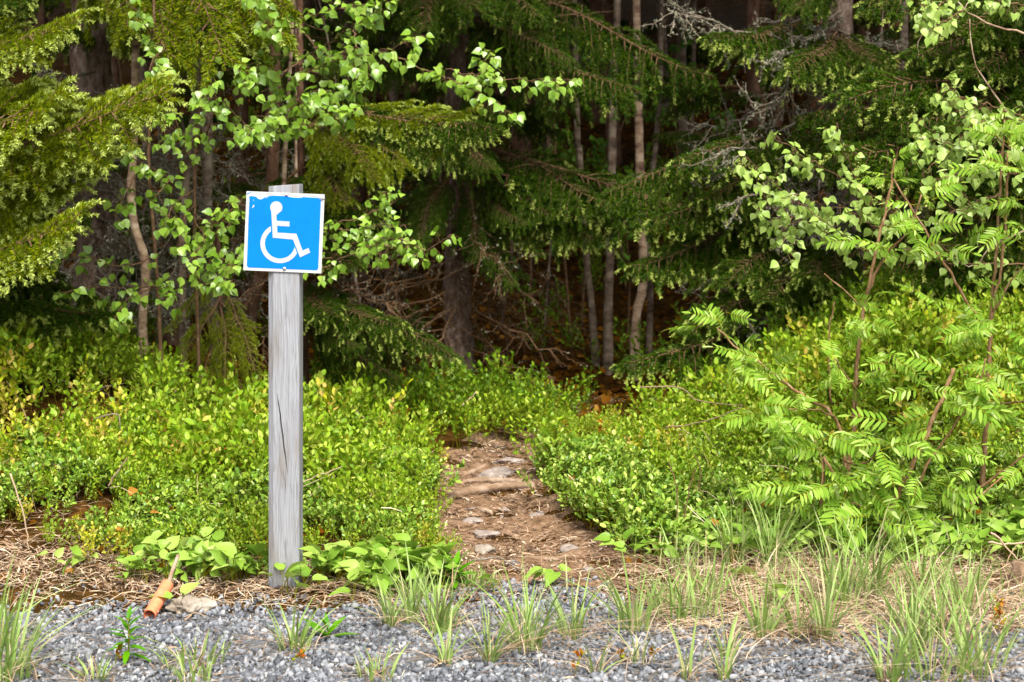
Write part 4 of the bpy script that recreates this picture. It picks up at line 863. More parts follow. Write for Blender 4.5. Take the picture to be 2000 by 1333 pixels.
def left_edge(x, y): return smooth((y - (.22 + .24 * smooth((-x - 1.2) / .4) + .10 * wob(x, y, 3, 7))) / .2)
fl = lambda x, y: (x < pathc(y)) * off_path(x, y, .0) * left_edge(x, y) * (.15 + .85 * smooth((wob(x, y, 3.2, 2) + .35) / .5))
front = sample(3900, -2.9, .1, .35, 2.25, fl, rs)
redz = lambda x, y: np.maximum(smooth((-x - 1.45) / .5) * smooth((2.0 - y) / .8), .35 * (wob(x, y, 5, 21) > .35))
isr = rs.random(len(front)) < .65 * redz(front[:, 0], front[:, 1])
cover('bilberry_shrub', 'bright yellow-green bilberry bank left of the path, around the signpost', pb, [M['bilberry'], M['stem_green'], M['berry']], front[~isr], .92, seed=1, taper=tap_l)
cover('bilberry_shrub', 'bronze-tinged bilberry growth at the far left edge of the bank', pb, [M['bilberry_red'], M['stem_green'], M['berry']], front[isr], .92, seed=2, taper=tap_l)
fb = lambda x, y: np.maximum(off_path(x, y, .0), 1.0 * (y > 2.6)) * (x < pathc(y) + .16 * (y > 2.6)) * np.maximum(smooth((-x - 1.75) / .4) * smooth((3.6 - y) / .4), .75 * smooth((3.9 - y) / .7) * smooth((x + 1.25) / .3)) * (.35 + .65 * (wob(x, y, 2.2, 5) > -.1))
cover('bilberry_shrub', 'bilberries behind the left bank, their shade put into a darker leaf green', pb, [M['bilberry_shaded'], M['stem_green'], M['berry']], sample(3000, -3.2, .4, 2.2, 4.1, fb, rs), .8, seed=3)
fr = lambda x, y: (x > pathc(y)) * off_path(x, y, .02) * smooth((y - (.95 + .1 * wob(x, y, 3, 7))) / .3) * (.15 + .85 * smooth((wob(x, y, 3.2, 8) + .35) / .5))
cover('bilberry_shrub', 'thick bilberry mound on the right of the path behind the rowans', pb, [M['bilberry'], M['stem_green'], M['berry']], sample(3900, -.1, 3.2, .8, 2.8, fr, rs), .95, seed=4, taper=tap_r)
frb = lambda x, y: smooth((x - .9 - .1 * wob(x, y, 3, 2)) / .3) * (.5 + .5 * (wob(x, y, 2, 3) > -.2))
cover('bilberry_shrub', 'bilberries at the back of the right mound, spruce shade put into the leaf colour', pb, [M['bilberry_shaded'], M['stem_green'], M['berry']], sample(1500, .8, 3.6, 2.7, 3.6, frb, rs), .85, seed=5)
pl = [shoot(np.random.default_rng(400 + k), .12, 5, .020, LEAF_LINGON, 1.0, .0095) for k in range(8)]
ll = lambda x, y: np.exp(-((x + .55) / .25) ** 2 - ((y - 1.25) / .36) ** 2) * off_path(x, y, .02) * 1.3 + .55 * left_edge(x, y) * smooth((1.35 - y) / .4) * (wob(x, y, 4, 9) > -.15) * smooth((-x - .3) / .15)
cover('lingonberry_shrub', 'small glossy lingonberry leaves low on the left edge of the path', pl, [M['lingon'], M['stem_green']], sample(5200, -2.5, -.08, .4, 1.9, ll, rs), 1.0, seed=6)
lr = lambda x, y: np.maximum(np.exp(-((x - .62) / .5) ** 2 - ((y - .95) / .42) ** 2) * 1.3, .35 * smooth((y - .5) / .3)) * off_path(x, y, -.02) * (x > .1)
cover('bilberry_shrub', 'reddish young sprigs scattered through the right bilberry mound', pb, [M['bilberry_red'], M['stem_green'], M['berry']], sample(420, .1, 3.0, .9, 2.7, lambda x, y: off_path(x, y, .05) * (wob(x, y, 5, 23) > .1), rs), .9, seed=12, taper=tap_r)
cover('lingonberry_shrub', 'carpet of small glossy lingonberry leaves along the right of the path', pl, [M['lingon'], M['stem_green']], sample(6500, .1, 2.6, .45, 1.9, lr, rs), 1.0, seed=7)
ff = lambda x, y: .5 * (wob(x, y, 1.2, 6) > .25)
cover('forest_undergrowth', 'scattered little green plants on the brown forest floor', pb, [M['bilberry_shaded'], M['stem_green'], M['berry']], sample(2200, -4.5, 4.5, 4.3, 11, ff, rs), 1.3, seed=8)
# broad heart-shaped leaves
def lily_plant(r, h=.1, leaf=.062):
    a = Acc(); pos = []; d = []; nn = []
    for k in range(r.integers(2, 4)):
        az = r.uniform(0, 6.28); rr_ = r.uniform(.005, .03); hh = h * r.uniform(.5, 1.1); e = np.array((math.cos(az) * rr_, math.sin(az) * rr_, hh))
        a.tube(spline([(0, 0, 0), e * (.3, .3, .6), e], 4), [.0012, .001, .001, .0009], 3, 1, False)
        pos.append(e); dd = norm(np.array((math.cos(az), math.sin(az) - .3, r.uniform(-.3, .9)))); d.append(dd); nn.append(norm(np.array((0, -.5, .9)) + r.normal(0, .3, 3)))
    scatter_leaves(a, LEAF_LILY, np.array(pos), np.array(d), np.array(nn), leaf * r.uniform(.7, 1.15, len(pos)), 0); return a.arrays()
pm = [lily_plant(np.random.default_rng(500 + k), .08, .047) for k in range(10)]
m1 = lambda x, y: np.exp(-((x + 1.0) / .26) ** 2 - ((y - .14) / .18) ** 2) * 1.1 * (.3 + .7 * (wob(x, y, 9, 1) > -.1))
cover('may_lily', 'bed of broad pointed leaves just left of the signpost foot', pm, [M['lily'], M['stem_green']], sample(900, -1.75, -.65, -.02, .8, m1, rs), 1.0, seed=9, cat='plant')
m2 = lambda x, y: np.exp(-((x + .42) / .24) ** 2 - ((y - .09) / .14) ** 2) * (x < -.2) * (.3 + .7 * (wob(x, y, 9, 2) > -.2))
cover('may_lily', 'bed of broad pointed leaves between signpost foot and path', pm, [M['lily'], M['stem_green']], sample(1050, -.75, -.1, -.1, .6, m2, rs), 1.05, seed=10, cat='plant')
m3 = lambda x, y: smooth((y - .25 - .05 * wob(x, y, 4, 1)) / .15) * smooth((1.0 - y) / .4) * smooth((x - .38) / .15) * .75
cover('may_lily', 'broad leaves crowding under the rowan saplings on the right', pm, [M['lily'], M['stem_green']], sample(2000, .3, 2.4, .2, 1.1, m3, rs), 1.05, seed=11, cat='plant')

# single plants
def single(name, label, cat, proto, mats, px, py, s=1.0, rz=0, group=None):
    g = G(px, py); V, T, Q, mt, mq = proto; a = Acc(); a.inst(proto, (rotz(np.array([rz])) * s), np.zeros((1, 3)))
    o = build(name, a, mats, None, (0, 0, 0)); o.location = g; return tag(o, label, cat, group)
LM = [M['lily'], M['stem_green']]
for k, (x, y, lb) in enumerate([(345, 1135, 'broad leaf plant at the upper end of the orange pipe'), (350, 1205, 'single round leaf growing between the orange pipe and pale rock'), (575, 1180, 'small leaf shoot growing against the foot of the signpost'), (870, 1178, 'broad leaf plant at the near left edge of the path'),
        (965, 1165, 'little broad-leaved plant alone on the path mouth, leftmost'), (1062, 1150, 'upright broad leaf in the middle of the path mouth'), (1085, 1150, 'little leaf plant right of the upright one on the path mouth'), (245, 1090, 'broad leaf clump in front of the left bilberry bank'), (140, 1120, 'single leaf standing in the bare litter at the left'),
        (1540, 1190, 'dark rounded leaf in the litter among the right grass'), (1440, 1140, 'broad leaf in the dry grass at the right'), (690, 1180, 'yellowish broad leaf lying at the gravel edge right of the post')]):
    single('broadleaf_seedling', lb, 'plant', lily_plant(np.random.default_rng(600 + k), .07, .065), LM, x, y, 1.0, k)
def rosette(r, h, n, leaf, el0, el1, proto):
    a = Acc(); a.tube(spline([(0, 0, 0), (r.normal(0, .006), 0, h * .5), (0, 0, h)], 6), np.linspace(.003, .0015, 6), 5, 1); pos = []; d = []; nn = []; sz = []
    for k in range(n):
        u = k / n; az = k * 2.4; el = el0 + (el1 - el0) * u; pos.append((0, 0, h * (.25 + .75 * u))); d.append((math.cos(az) * math.cos(el), math.sin(az) * math.cos(el), math.sin(el))); nn.append((0, -.1, 1)); sz.append(leaf * (1 - .3 * u) * r.uniform(.8, 1.1))
    scatter_leaves(a, proto, np.array(pos, float), np.array(d), np.array(nn, float), np.array(sz), 0); return a.arrays()
M['willowherb'] = leafmat('willowherb_leaf', [(0, (.07, .16, .03)), (1, (.13, .25, .05))], .3, .45, .3)
M['redleaf'] = leafmat('reddish_leaf', [(0, (.20, .07, .03)), (.6, (.26, .14, .04)), (1, (.20, .24, .05))], .3, .45, .3)
single('willowherb', 'upright plant with narrow dark leaves on the gravel by the orange pipe', 'plant', rosette(np.random.default_rng(1), .13, 22, .07, -.1, 1.2, LEAF_LANCE), [M['willowherb'], M['stem_green']], 250, 1300)
single('dock_plant', 'dark lance-leaved weed on the gravel right of the signpost', 'plant', rosette(np.random.default_rng(2), .03, 8, .10, .4, 1.3, LEAF_LANCE), [M['willowherb'], M['stem_green']], 640, 1252)
single('dock_plant', 'big lance-leaved plant at the left edge of the path mouth', 'plant', rosette(np.random.default_rng(3), .05, 14, .13, .2, 1.3, LEAF_LANCE), [M['willowherb'], M['stem_green']], 885, 1148)
for k, (x, y, lb) in enumerate([(1125, 1322, 'tiny red-leaved seedling on the gravel at bottom centre'), (1205, 1310, 'tiny red-leaved seedling on the gravel, right of another'), (575, 1305, 'reddish sprig in the small grass tuft below the signpost'), (1275, 1305, 'smallest red seedling on the gravel'), (1960, 1260, 'reddish bilberry sprig at the lower right edge'), (1940, 1240, 'reddish bilberry sprig beside the right grass field'), (225, 1305, 'yellowish sprig beside the willowherb')]):
    single('seedling', lb, 'plant', shoot(np.random.default_rng(700 + k), .05 if k not in (4, 5) else .11, 3, .019, LEAF_BIL, .6), [M['redleaf'], M['stem_green']], x, y)
for k, (x, y, s_, lb) in enumerate([(205, 1110, .5, 'small bilberry bush in the litter left of the orange pipe'), (1310, 1000, .8, 'lone bilberry sprig in front of the right lingonberries'), (1065, 930, .9, 'leggy bilberry bush at the right lip of the path'), (925, 880, .8, 'bilberry bush bending over the path from the left near its far end'), (1005, 868, .75, 'small bilberry bush standing in the far end of the path'), (1055, 862, .8, 'bilberry bush at the far end of the path, right of the small one'), (955, 862, .8, 'bilberry bush at the far end of the path, left of the small one')]):
    a = Acc(); r = np.random.default_rng(720 + k)
    for j in range(6): a.inst(pb[j], rotz(np.array([r.uniform(0, 6)])) * s_, np.array([[r.normal(0, .05), r.normal(0, .04), 0]]))
    o = build('bilberry_bush', a, [M['bilberry_red' if k < 1 else 'bilberry'], M['stem_green'], M['berry']], None, (0, 0, 0)); o.location = G(x, y); tag(o, lb, 'shrub')

# ------------------------------------------------------------------ grass tufts
def blade(acc, b, az, l, lean, wd, r, mat=0):
    t = np.linspace(0, 1, 6); out = np.array((math.cos(az), math.sin(az), 0)); x = lean * l * t ** 1.8; z = l * t * (1 - .25 * lean * t)
    c = np.asarray(b) + out[None] * x[:, None] + np.array((0, 0, 1.)) * z[:, None]
    side = norm(np.cross(out + r.normal(0, .6, 3) * (1, 1, 0), (0, 0, 1.))); wv = (wd * np.array([.7, 1, 1, .8, .5, .05]))[:, None] * side
    V = np.concatenate([c - wv, c + wv]); acc.add(V, None, [(k, k + 6, k + 7, k + 1) for k in range(5)], mat)
def tuft_arrays(r, n, h, spread, lean0, dry):
    a = Acc()
    for k in range(n):
        az = r.uniform(0, 6.28); rad = spread * math.sqrt(r.random()); b = (rad * math.cos(az), rad * math.sin(az), -.005)
        blade(a, b, az + r.normal(0, .5), h * r.uniform(.45, 1.1), lean0 + abs(r.normal(0, .22)) + (r.random() < .12) * .7, r.uniform(.0018, .0046), r, 0)
    for k in range(dry):
        az = r.uniform(0, 6.28); blade(a, (r.normal(0, spread * .6), r.normal(0, spread * .6), 0), az, h * r.uniform(.3, .85), 1.3 + r.random() * 1.5, .0015, r, 1)
    return a.arrays()
tufts = [(0, 1335, .25, 80, .07, 'large bright grass clump at the lower left corner'), (-20, 1270, .22, 46, .06, 'grass clump behind the corner one at the left edge'), (180, 1335, .08, 25, .04, 'short grass at the bottom beside the left corner clump'),
 (575, 1275, .14, 34, .04, 'small grass tuft on the gravel below the signpost'), (380, 1300, .09, 40, .09, 'low sparse grass patch right of the orange pipe'), (375, 1335, .08, 30, .05, 'short grass at the bottom edge below the orange pipe'), (735, 1330, .09, 24, .05, 'dry pale tuft at the bottom edge left of centre'),
 (762, 1228, .14, 24, .02, 'narrow grass tuft at the gravel edge right of the signpost'), (806, 1222, .20, 30, .025, 'tall narrow tuft, second along the gravel edge from the signpost'), (860, 1238, .17, 50, .05, 'full grass tuft before the left edge of the path mouth'), (868, 1305, .14, 14, .015, 'single thin tuft on the open gravel below the path mouth'),
 (958, 1300, .20, 24, .02, 'slim tuft on the gravel, left neighbour of the fullest one'), (1025, 1278, .21, 60, .045, 'fullest grass tuft in front of the path, on the gravel'), (1120, 1250, .17, 34, .04, 'leaning tuft right of the fullest one before the path'), (1165, 1320, .14, 8, .02, 'few thin blades on the gravel at bottom centre'), (1240, 1240, .22, 34, .04, 'wide-bladed tuft right of the path mouth'), (1245, 1300, .17, 8, .03, 'few broad blades leaning left on the gravel'),
 (1340, 1215, .17, 60, .09, 'mixed dry and green grass at the right of the path mouth'), (1290, 1190, .12, 30, .05, 'short thin grass right of the path mouth'), (1435, 1110, .22, 46, .04, 'upright pale tuft in front of the rowan leaves'), (1508, 1115, .25, 50, .04, 'tall upright pale tuft, second before the rowan leaves'), (1490, 1255, .18, 40, .03, 'compact tuft in the straw at the right'), (1420, 1290, .12, 14, .03, 'small tuft at the gravel and straw border'),
 (1560, 1250, .20, 20, .03, 'thin slanting tuft in the straw'), (1610, 1255, .26, 30, .03, 'tall broad-bladed tuft in the middle of the straw'), (1650, 1180, .24, 50, .06, 'tall tuft at the back of the right straw field'), (1700, 1170, .26, 44, .05, 'tall tuft behind, next right along the straw field'), (1765, 1230, .17, 30, .04, 'tuft in the straw with leaning blades'), (1800, 1170, .23, 40, .06, 'grass at the back right before the broad leaves'),
 (1850, 1250, .25, 44, .09, 'dense tall tuft at the right of the straw'), (1830, 1330, .23, 44, .11, 'dense tall tuft at the bottom right'), (1910, 1320, .22, 30, .07, 'leaning tuft at the bottom right corner'), (1345, 1330, .16, 8, .02, 'two or three upright blades at the bottom right of centre'), (1415, 1335, .15, 12, .02, 'thin upright blades at the bottom edge on the gravel'), (1380, 1170, .16, 40, .07, 'hazy thin grass beside the right broad leaves'), (1330, 1120, .14, 30, .05, 'short grass at the foot of the right lingonberries'),
 (1780, 1290, .22, 30, .04, 'slender tuft between the two dense right ones'), (1890, 1200, .2, 30, .05, 'thin grass before the stump'), (930, 1150, .06, 50, .07, 'short fresh grass at the left of the path mouth'), (800, 1170, .10, 34, .06, 'short fine grass among the leaves left of the path'), (1740, 1340, .18, 30, .04, 'tuft at the bottom edge in the straw'), (1530, 1190, .15, 22, .04, 'thin tuft beside the dark rounded leaf')]
for k, (x, y, h, n, sp, lb) in enumerate(tufts):
    r = np.random.default_rng(800 + k); a = Acc(); a.inst(tuft_arrays(r, int(n * 1.0), h * 1.22, sp, .25, n // 2 + 12), np.eye(3)[None], np.zeros((1, 3)))
    o = build('grass_tuft', a, [M['grass'], M['straw']], None, (0, 0, 0)); o.location = G(x, y); tag(o, lb, 'grass tuft', 'grass tufts along the gravel')

# thin single blades between the tufts
rb_ = np.random.default_rng(61); a = Acc()
fg = lambda x, y: np.maximum(.9 * smooth((x - .2) / .4) * smooth((y + .75) / .3) * smooth((.75 - y) / .2), .5 * np.exp(-((x + .25) / .35) ** 2 - ((y + .05) / .2) ** 2)) * (.35 + .65 * (wob(x, y, 5, 14) > 0))
for b_ in sample(2600, -1, 2.3, -.85, .75, fg, rb_): blade(a, b_, rb_.uniform(0, 6.28), rb_.uniform(.05, .17), .2 + abs(rb_.normal(0, .35)), rb_.uniform(.0010, .0024), rb_, 0 if rb_.random() < .75 else 1)
o = build('verge_grass', a, [M['grass'], M['straw']], None, (0, 0, 0)); tag(o, 'thin scattered grass blades among the straw of the verge', 'grass', kind='stuff')
# ------------------------------------------------------------------ gravel stones, straw, leaf litter: stuff
def hull(seed):
    r = np.random.default_rng(seed); bm = bmesh.new()
    for p in randunit(13, r) * r.uniform(.75, 1.1, (13, 1)) * np.array((1, .8, .6)): bm.verts.new(p)
    bmesh.ops.convex_hull(bm, input=bm.verts[:]); bm.verts.index_update()
    V = np.array([v.co[:] for v in bm.verts]); T = [[v.index for v in f.verts] for f in bm.faces]; bm.free()
    a = Acc(); a.add(V, T); return a.arrays()
HU = [hull(k) for k in range(14)]
rg = np.random.default_rng(21)
def rand_rot(k, r):
    q = norm(r.normal(size=(k, 4))); w_, x, y, z = q.T
    return np.stack([np.stack([1 - 2 * (y * y + z * z), 2 * (x * y - z * w_), 2 * (x * z + y * w_)], -1), np.stack([2 * (x * y + z * w_), 1 - 2 * (x * x + z * z), 2 * (y * z - x * w_)], -1), np.stack([2 * (x * z - y * w_), 2 * (y * z + x * w_), 1 - 2 * (x * x + y * y)], -1)], -2)
gx, gy = np.meshgrid(np.arange(-1.95, 1.95, .0128), np.arange(-1.25, .12, .0128)); gx = gx.ravel() + rg.normal(0, .004, gx.size); gy = gy.ravel() + rg.normal(0, .004, gy.size)
edge = -.15 - .45 * smooth((gx - .15) / .9) - .18 * smooth((-gx - .95) / .5) + .2 * wob(gx, gy, 3, 2) + .16 * np.exp(-((gx - .1) / .3) ** 2)
keep = rg.random(gx.size) < np.clip(.04 + smooth((edge - gy) / .3 + .5), 0, 1)
keep &= rg.random(gx.size) < .5 + .5 * smooth((wob(gx, gy, 4.5, 13) + .5) / .4)
keep &= np.abs(gx) < .33 * (gy - CAMY) + .2
gx, gy = gx[keep], gy[keep]; k = len(gx); sz = np.exp(rg.normal(math.log(.0085), .48, k)).clip(.0035, .018)
a = Acc(); wh = rg.integers(14, size=k); RM = rand_rot(k, rg) * sz[:, None, None]; TT = np.stack([gx, gy, H(gx, gy) + .004 + sz * .35 * rg.random(k) + .004 * (wob(gx, gy, 9, 3))], -1)
for j in range(14): a.inst(HU[j], RM[wh == j], TT[wh == j])
o = build('gravel', a, M['stone'], None, (0, 0, 0)); tag(o, 'crushed blue-grey gravel along the front of the picture', 'gravel', kind='stuff')

def ribbons(acc, pts, r, l0, l1, w0, w1, lift=.012, curv=.25, elev=.12):
    k = len(pts); az = r.uniform(0, 6.28, k); l = r.uniform(l0, l1, k)[:, None]; d = np.stack([np.cos(az), np.sin(az) * .8, r.normal(0, elev, k)], -1)
    s_ = np.stack([-np.sin(az), np.cos(az), r.normal(0, .5, k)], -1); s_ = norm(s_); wv = s_ * r.uniform(w0, w1, k)[:, None]; bend = s_ * l * r.normal(0, curv, k)[:, None]
    c = [pts - d * l / 2, pts + bend * .25 + np.array((0, 0, lift)) * r.random((k, 1)), pts + d * l / 2 ]
    for c_ in c: c_[:, 2] = np.maximum(c_[:, 2], H(c_[:, 0], c_[:, 1]) + .002)
    V = np.stack([c[0] - wv, c[0] + wv, c[1] - wv, c[1] + wv, c[2] - wv * .6, c[2] + wv * .6], 1).reshape(-1, 3); i = np.arange(k) * 6
    acc.add(V, None, np.concatenate([np.stack([i, i + 1, i + 3, i + 2], -1), np.stack([i + 2, i + 3, i + 5, i + 4], -1)]), 0)
def pts_on(n, x0, x1, y0, y1, f, r, lift=.006):
    p = sample(n, x0, x1, y0, y1, f, r); p[:, 2] += lift * r.random(len(p)) + .004; return p
a = Acc(); rl = np.random.default_rng(31)
f_l = lambda x, y: np.exp(-((y - .10 - .25 * smooth((-x - 1) / .6)) / .30) ** 2) * smooth((-x - .15) / .3) * .9
f_r = lambda x, y: smooth((x - .25) / .5) * smooth((y + .70 + .12 * wob(x, y, 3, 4)) / .3) * smooth((.55 - y) / .2)
ribbons(a, pts_on(8000, -2.1, -.1, -.25, 1.0, f_l, rl, .014), rl, .03, .13, .0006, .0018)
ribbons(a, pts_on(13000, .2, 2.3, -.95, .6, f_r, rl, .022), rl, .04, .17, .0006, .0018)
ribbons(a, pts_on(1100, -1.8, 1, -.9, 0, lambda x, y: .5 + 0 * x, rl, .014), rl, .03, .09, .0005, .0012)
for (n_, x0, x1, y0, y1) in ((260, -2.3, -.2, .5, 2.1), (220, .2, 2.4, .5, 2.0)):   # stalks caught in the shrubs
    p = pts_on(n_, x0, x1, y0, y1, lambda x, y: off_path(x, y), rl); p[:, 2] += .16 * rl.random(len(p)); ribbons(a, p, rl, .05, .22, .0008, .002, .02, .15, .45)
o = build('straw_litter', a, M['straw'], None, (0, 0, 0)); tag(o, 'dry pale straw strewn along the gravel edge', 'straw', kind='stuff')
a = Acc(); on = lambda x, y: 1 - off_path(x, y, -.02)
p = pts_on(26000, -.6, 1.2, -.15, 4.2, on, rl, .012); ribbons(a, p, rl, .008, .05, .0006, .0030, .006, .25, .2)
p = pts_on(13000, -2.2, -.1, -.05, 1.0, f_l, rl, .012); ribbons(a, p, rl, .008, .05, .0008, .004, .006, .3, .35)
p = pts_on(6000, .2, 2.3, -.7, .6, f_r, rl, .01); ribbons(a, p, rl, .008, .04, .0008, .004, .006, .3, .35)
p = pts_on(2600, -1.8, 1.8, -1.0, .05, lambda x, y: .6 + 0 * x, rl, .012); ribbons(a, p, rl, .006, .03, .0008, .003, .004, .3, .3)
o = build('bark_litter', a, M['chip'], None, (0, 0, 0)); tag(o, 'brown needles and bark chips covering the worn path', 'litter', kind='stuff')
a = Acc(); p = sample(26000, -5, 5, 3.0, 13, lambda x, y: 1 + 0 * x, rl); p2 = sample(1200, -2.3, 2.3, .1, 1.2, lambda x, y: np.maximum(f_l(x, y), .6 * f_r(x, y)), rl); p = np.concatenate([p, p2]); k = len(p); p[:, 2] += .008 + .012 * rl.random(k)
scatter_leaves(a, LEAF_BIRCH, p, randunit(k, rl) * (1, 1, .3), np.array((0, -.2, 1)) + rl.normal(0, .45, (k, 3)), np.where(np.arange(k) < k - len(p2), 1.0, .6) * rl.uniform(.03, .06, k))
p3 = sample(2600, -2.3, 2.4, .4, 2.6, lambda x, y: off_path(x, y) * (wob(x, y, 5, 31) > .25), rl); k3 = len(p3); p3[:, 2] += .10 * rl.random(k3) + .02
scatter_leaves(a, LEAF_BIRCH, p3, randunit(k3, rl), np.array((0, -.3, 1)) + rl.normal(0, .5, (k3, 3)), rl.uniform(.02, .042, k3))
o = build('leaf_litter', a, M['deadleaf'], None, (0, 0, 0)); tag(o, 'brown fallen leaves on the dark forest floor', 'litter', kind='stuff')
a = Acc(); p = sample(9000, -.4, 2.0, 2.9, 5.2, lambda x, y: np.exp(-((x - .55) / .5) ** 2 - ((y - 3.6) / .7) ** 2), rl); k = len(p); p[:, 2] += .004
ribbons(a, p, rl, .01, .03, .0008, .002, .015, .3, 1.0); o = build('moss', a, M['moss'], None, (0, 0, 0)); tag(o, 'low dark moss where the path enters the wood', 'moss', kind='stuff')

# ------------------------------------------------------------------ stones, roots, pipe, stump, twigs
def rock(name, label, px, py, dims, mat, seed, rz=0, sink=.3, subdiv=4, amp=.22):
    bm = bmesh.new(); bmesh.ops.create_icosphere(bm, subdivisions=subdiv, radius=1); V = np.array([v.co[:] for v in bm.verts]); r = np.random.default_rng(seed)
    f = np.ones(len(V))
    for k in range(16):                                # facets cut by random planes
        d = randunit(1, r)[0]; h = r.uniform(.55, .85); f = np.minimum(f, np.where(V @ d > h, h / np.maximum(V @ d, 1e-6), 1))
    for q in (3, 7, 15):
        ph = r.uniform(0, 6, 3); f *= 1 + amp / q * np.sin(V[:, 0] * q + ph[0]) * np.sin(V[:, 1] * q + ph[1]) * np.sin(V[:, 2] * q + ph[2]) * 2
    for v, c, ff_ in zip(bm.verts, V, f): v.co = Vector(c * ff_ * np.array(dims) / 2)
    me = bpy.data.meshes.new(name); bm.to_mesh(me); bm.free(); me.materials.append(M[mat]); me.polygons.foreach_set('use_smooth', np.ones(len(me.polygons), bool))
    g = G(px, py); o = link(name, me, None, (g[0], g[1], g[2] + dims[2] * (.5 - sink))); o.rotation_euler = (0, 0, rz); return tag(o, label, 'stone')
rock('rock', 'rough cream-coloured stone lying beside the orange pipe', 368, 1200, (.125, .12, .085), 'rock', 1, .3, .3, 5, .6)
rock('rock', 'broad flat stone lying at the top of the path', 975, 934, (.20, .16, .07), 'slab', 2, .1)
rock('rock', 'pale pointed stone on the right of the lower path', 1112, 1082, (.075, .06, .06), 'slab', 3, .5)
rock('rock', 'pale split stone at the left edge of the lower path', 945, 1082, (.10, .06, .06), 'rock', 4, .4)
rock('rock', 'long flat stone slanting down the left side of the path', 945, 1050, (.15, .12, .04), 'slab', 5, .7)
rock('rock', 'small white stone among the leaves left of the path', 842, 1018, (.035, .03, .03), 'rock', 6)
rock('rock', 'small flat stone midway up the path', 985, 998, (.05, .05, .02), 'slab', 7)
rock('rock', 'pinkish half-buried stone at the mouth of the path', 1010, 1158, (.075, .06, .035), 'slab', 8)
rock('rock', 'grey angular pebble on the straw right of the path mouth', 1180, 1150, (.04, .035, .025), 'stone', 9)
rock('rock', 'flat grey slate piece on the gravel below the signpost', 510, 1262, (.075, .06, .016), 'stone', 10, .2)
rock('rock', 'pale stone lying in the litter at the right edge', 1935, 1165, (.06, .05, .035), 'rock', 11)
rock('rock', 'grey pebble by the gravel edge before the path', 945, 1200, (.05, .04, .03), 'stone', 12)
rock('rock', 'flat grey-tan stone making a step across the far path', 1000, 905, (.17, .10, .045), 'slab', 13, .2)
rock('rock', 'low tan stone bedded left of the middle of the path', 925, 1022, (.09, .07, .035), 'slab', 14, .4)
rock('rock', 'reddish flat stone bedded at the right of the middle path', 1050, 1010, (.08, .07, .03), 'slab', 15, .9)
rock('rock', 'grey half-buried stone at the lower left of the path', 1000, 1105, (.07, .06, .035), 'stone', 16, .2)
rock('rock', 'tan half-buried stone at the lower right of the path', 1150, 1120, (.07, .05, .03), 'slab', 17, 1.2)
rock('rock', 'thin pale stone edge just below the thick crossing root', 930, 1000, (.11, .06, .03), 'slab', 18, .5)
for k, (ln, r0, lb) in enumerate([([(872, 985), (905, 972), (960, 962), (1010, 958), (1042, 955)], .017, 'thick worn root crossing the path, grey-brown'), ([(900, 950), (940, 945), (1000, 948), (1040, 950)], .012, 'thin yellowish root just above the thicker one on the path'), ([(905, 935), (930, 925), (950, 915)], .010, 'short root at the upper left of the path'),
        ([(985, 922), (1010, 926), (1030, 938)], .008, 'short root beside the flat stone at the top of the path'), ([(930, 1000), (960, 1008)], .010, 'worn root stub left of the middle of the path'), ([(1030, 1095), (1080, 1100), (1110, 1092)], .008, 'thin root half buried low on the path')]):
    pts = spline([G(x, y) + (0, 0, r0 * .7) for x, y in ln], 20); pts[[0, -1], 2] -= r0 * 1.5
    r0 *= 1.25; pts[:, 2] += .006; a = trunk_acc(pts, [r0 * .6, r0, r0 * .9, r0 * .6], 10, .14, 40, k); o = build('tree_root', a, M['root'], None, pts[8], True); tag(o, lb, 'root')
rk = np.random.default_rng(77)
a = Acc(); p = pts_on(420, -.5, .9, -.1, 2.6, lambda x, y: 1 - off_path(x, y, -.03), rk, .002); k = len(p); sz = np.exp(rk.normal(math.log(.010), .5, k)).clip(.004, .03)
p = np.concatenate([p, pts_on(260, -1.9, 2, -.4, .5, lambda x, y: .5 + 0 * x, rk, .004)]); sz = np.concatenate([sz, np.exp(rk.normal(math.log(.008), .4, len(p) - k)).clip(.004, .02)])
wh = rk.integers(14, size=len(p)); RM = (tiltm(rk.normal(0, .25, len(p)), rk.normal(0, .25, len(p))) @ rotz(rk.uniform(0, 6.28, len(p)))) * sz[:, None, None] * np.array((1, 1, .5))
for j in range(14): a.inst(HU[j], RM[wh == j], p[wh == j])
o = build('path_stones', a, M['slab'], None, (0, 0, 0)); tag(o, 'small pale stone chips trodden into the path and verge', 'stones', kind='stuff')
# orange pipe
orange = noisemat('orange_plastic', [(.2, (.50, .13, .06)), (.55, (.66, .19, .09)), (.8, (.72, .27, .15))], 30, 6, .6, .1, dist=.001)
p0 = P(292, 1222, -.36); p1 = P(327, 1143, -.22); p0[2] = max(p0[2], HZ(p0[0], p0[1]) + .016); ax = norm(p1 - p0); Lp = np.linalg.norm(p1 - p0)
bm_r, wall = .0195, .0024; a = Acc(); n = 20; t = np.linspace(0, 1, 8)
o_ = p0 + (p1 - p0) * t[:, None]; a.tube(o_, bm_r, n, 0, False); i_ = o_[::-1]; a.tube(i_, bm_r - wall, n, 0, False)
ref = norm(np.cross(ax, (0, 0, 1.)))[None]; bb = np.cross(ax, ref[0])
for e in (p0, p1):
    th = np.arange(n) * 2 * math.pi / n; c = ref * np.cos(th)[:, None] + bb * np.sin(th)[:, None]
    V = np.concatenate([e + c * bm_r, e + c * (bm_r - wall)]); a.add(V, None, [(q, (q + 1) % n, n + (q + 1) % n, n + q) for q in range(n)])
o = build('plastic_pipe', a, orange, None, p0, False); tag(o, 'short faded orange plastic pipe lying at the gravel edge', 'pipe')
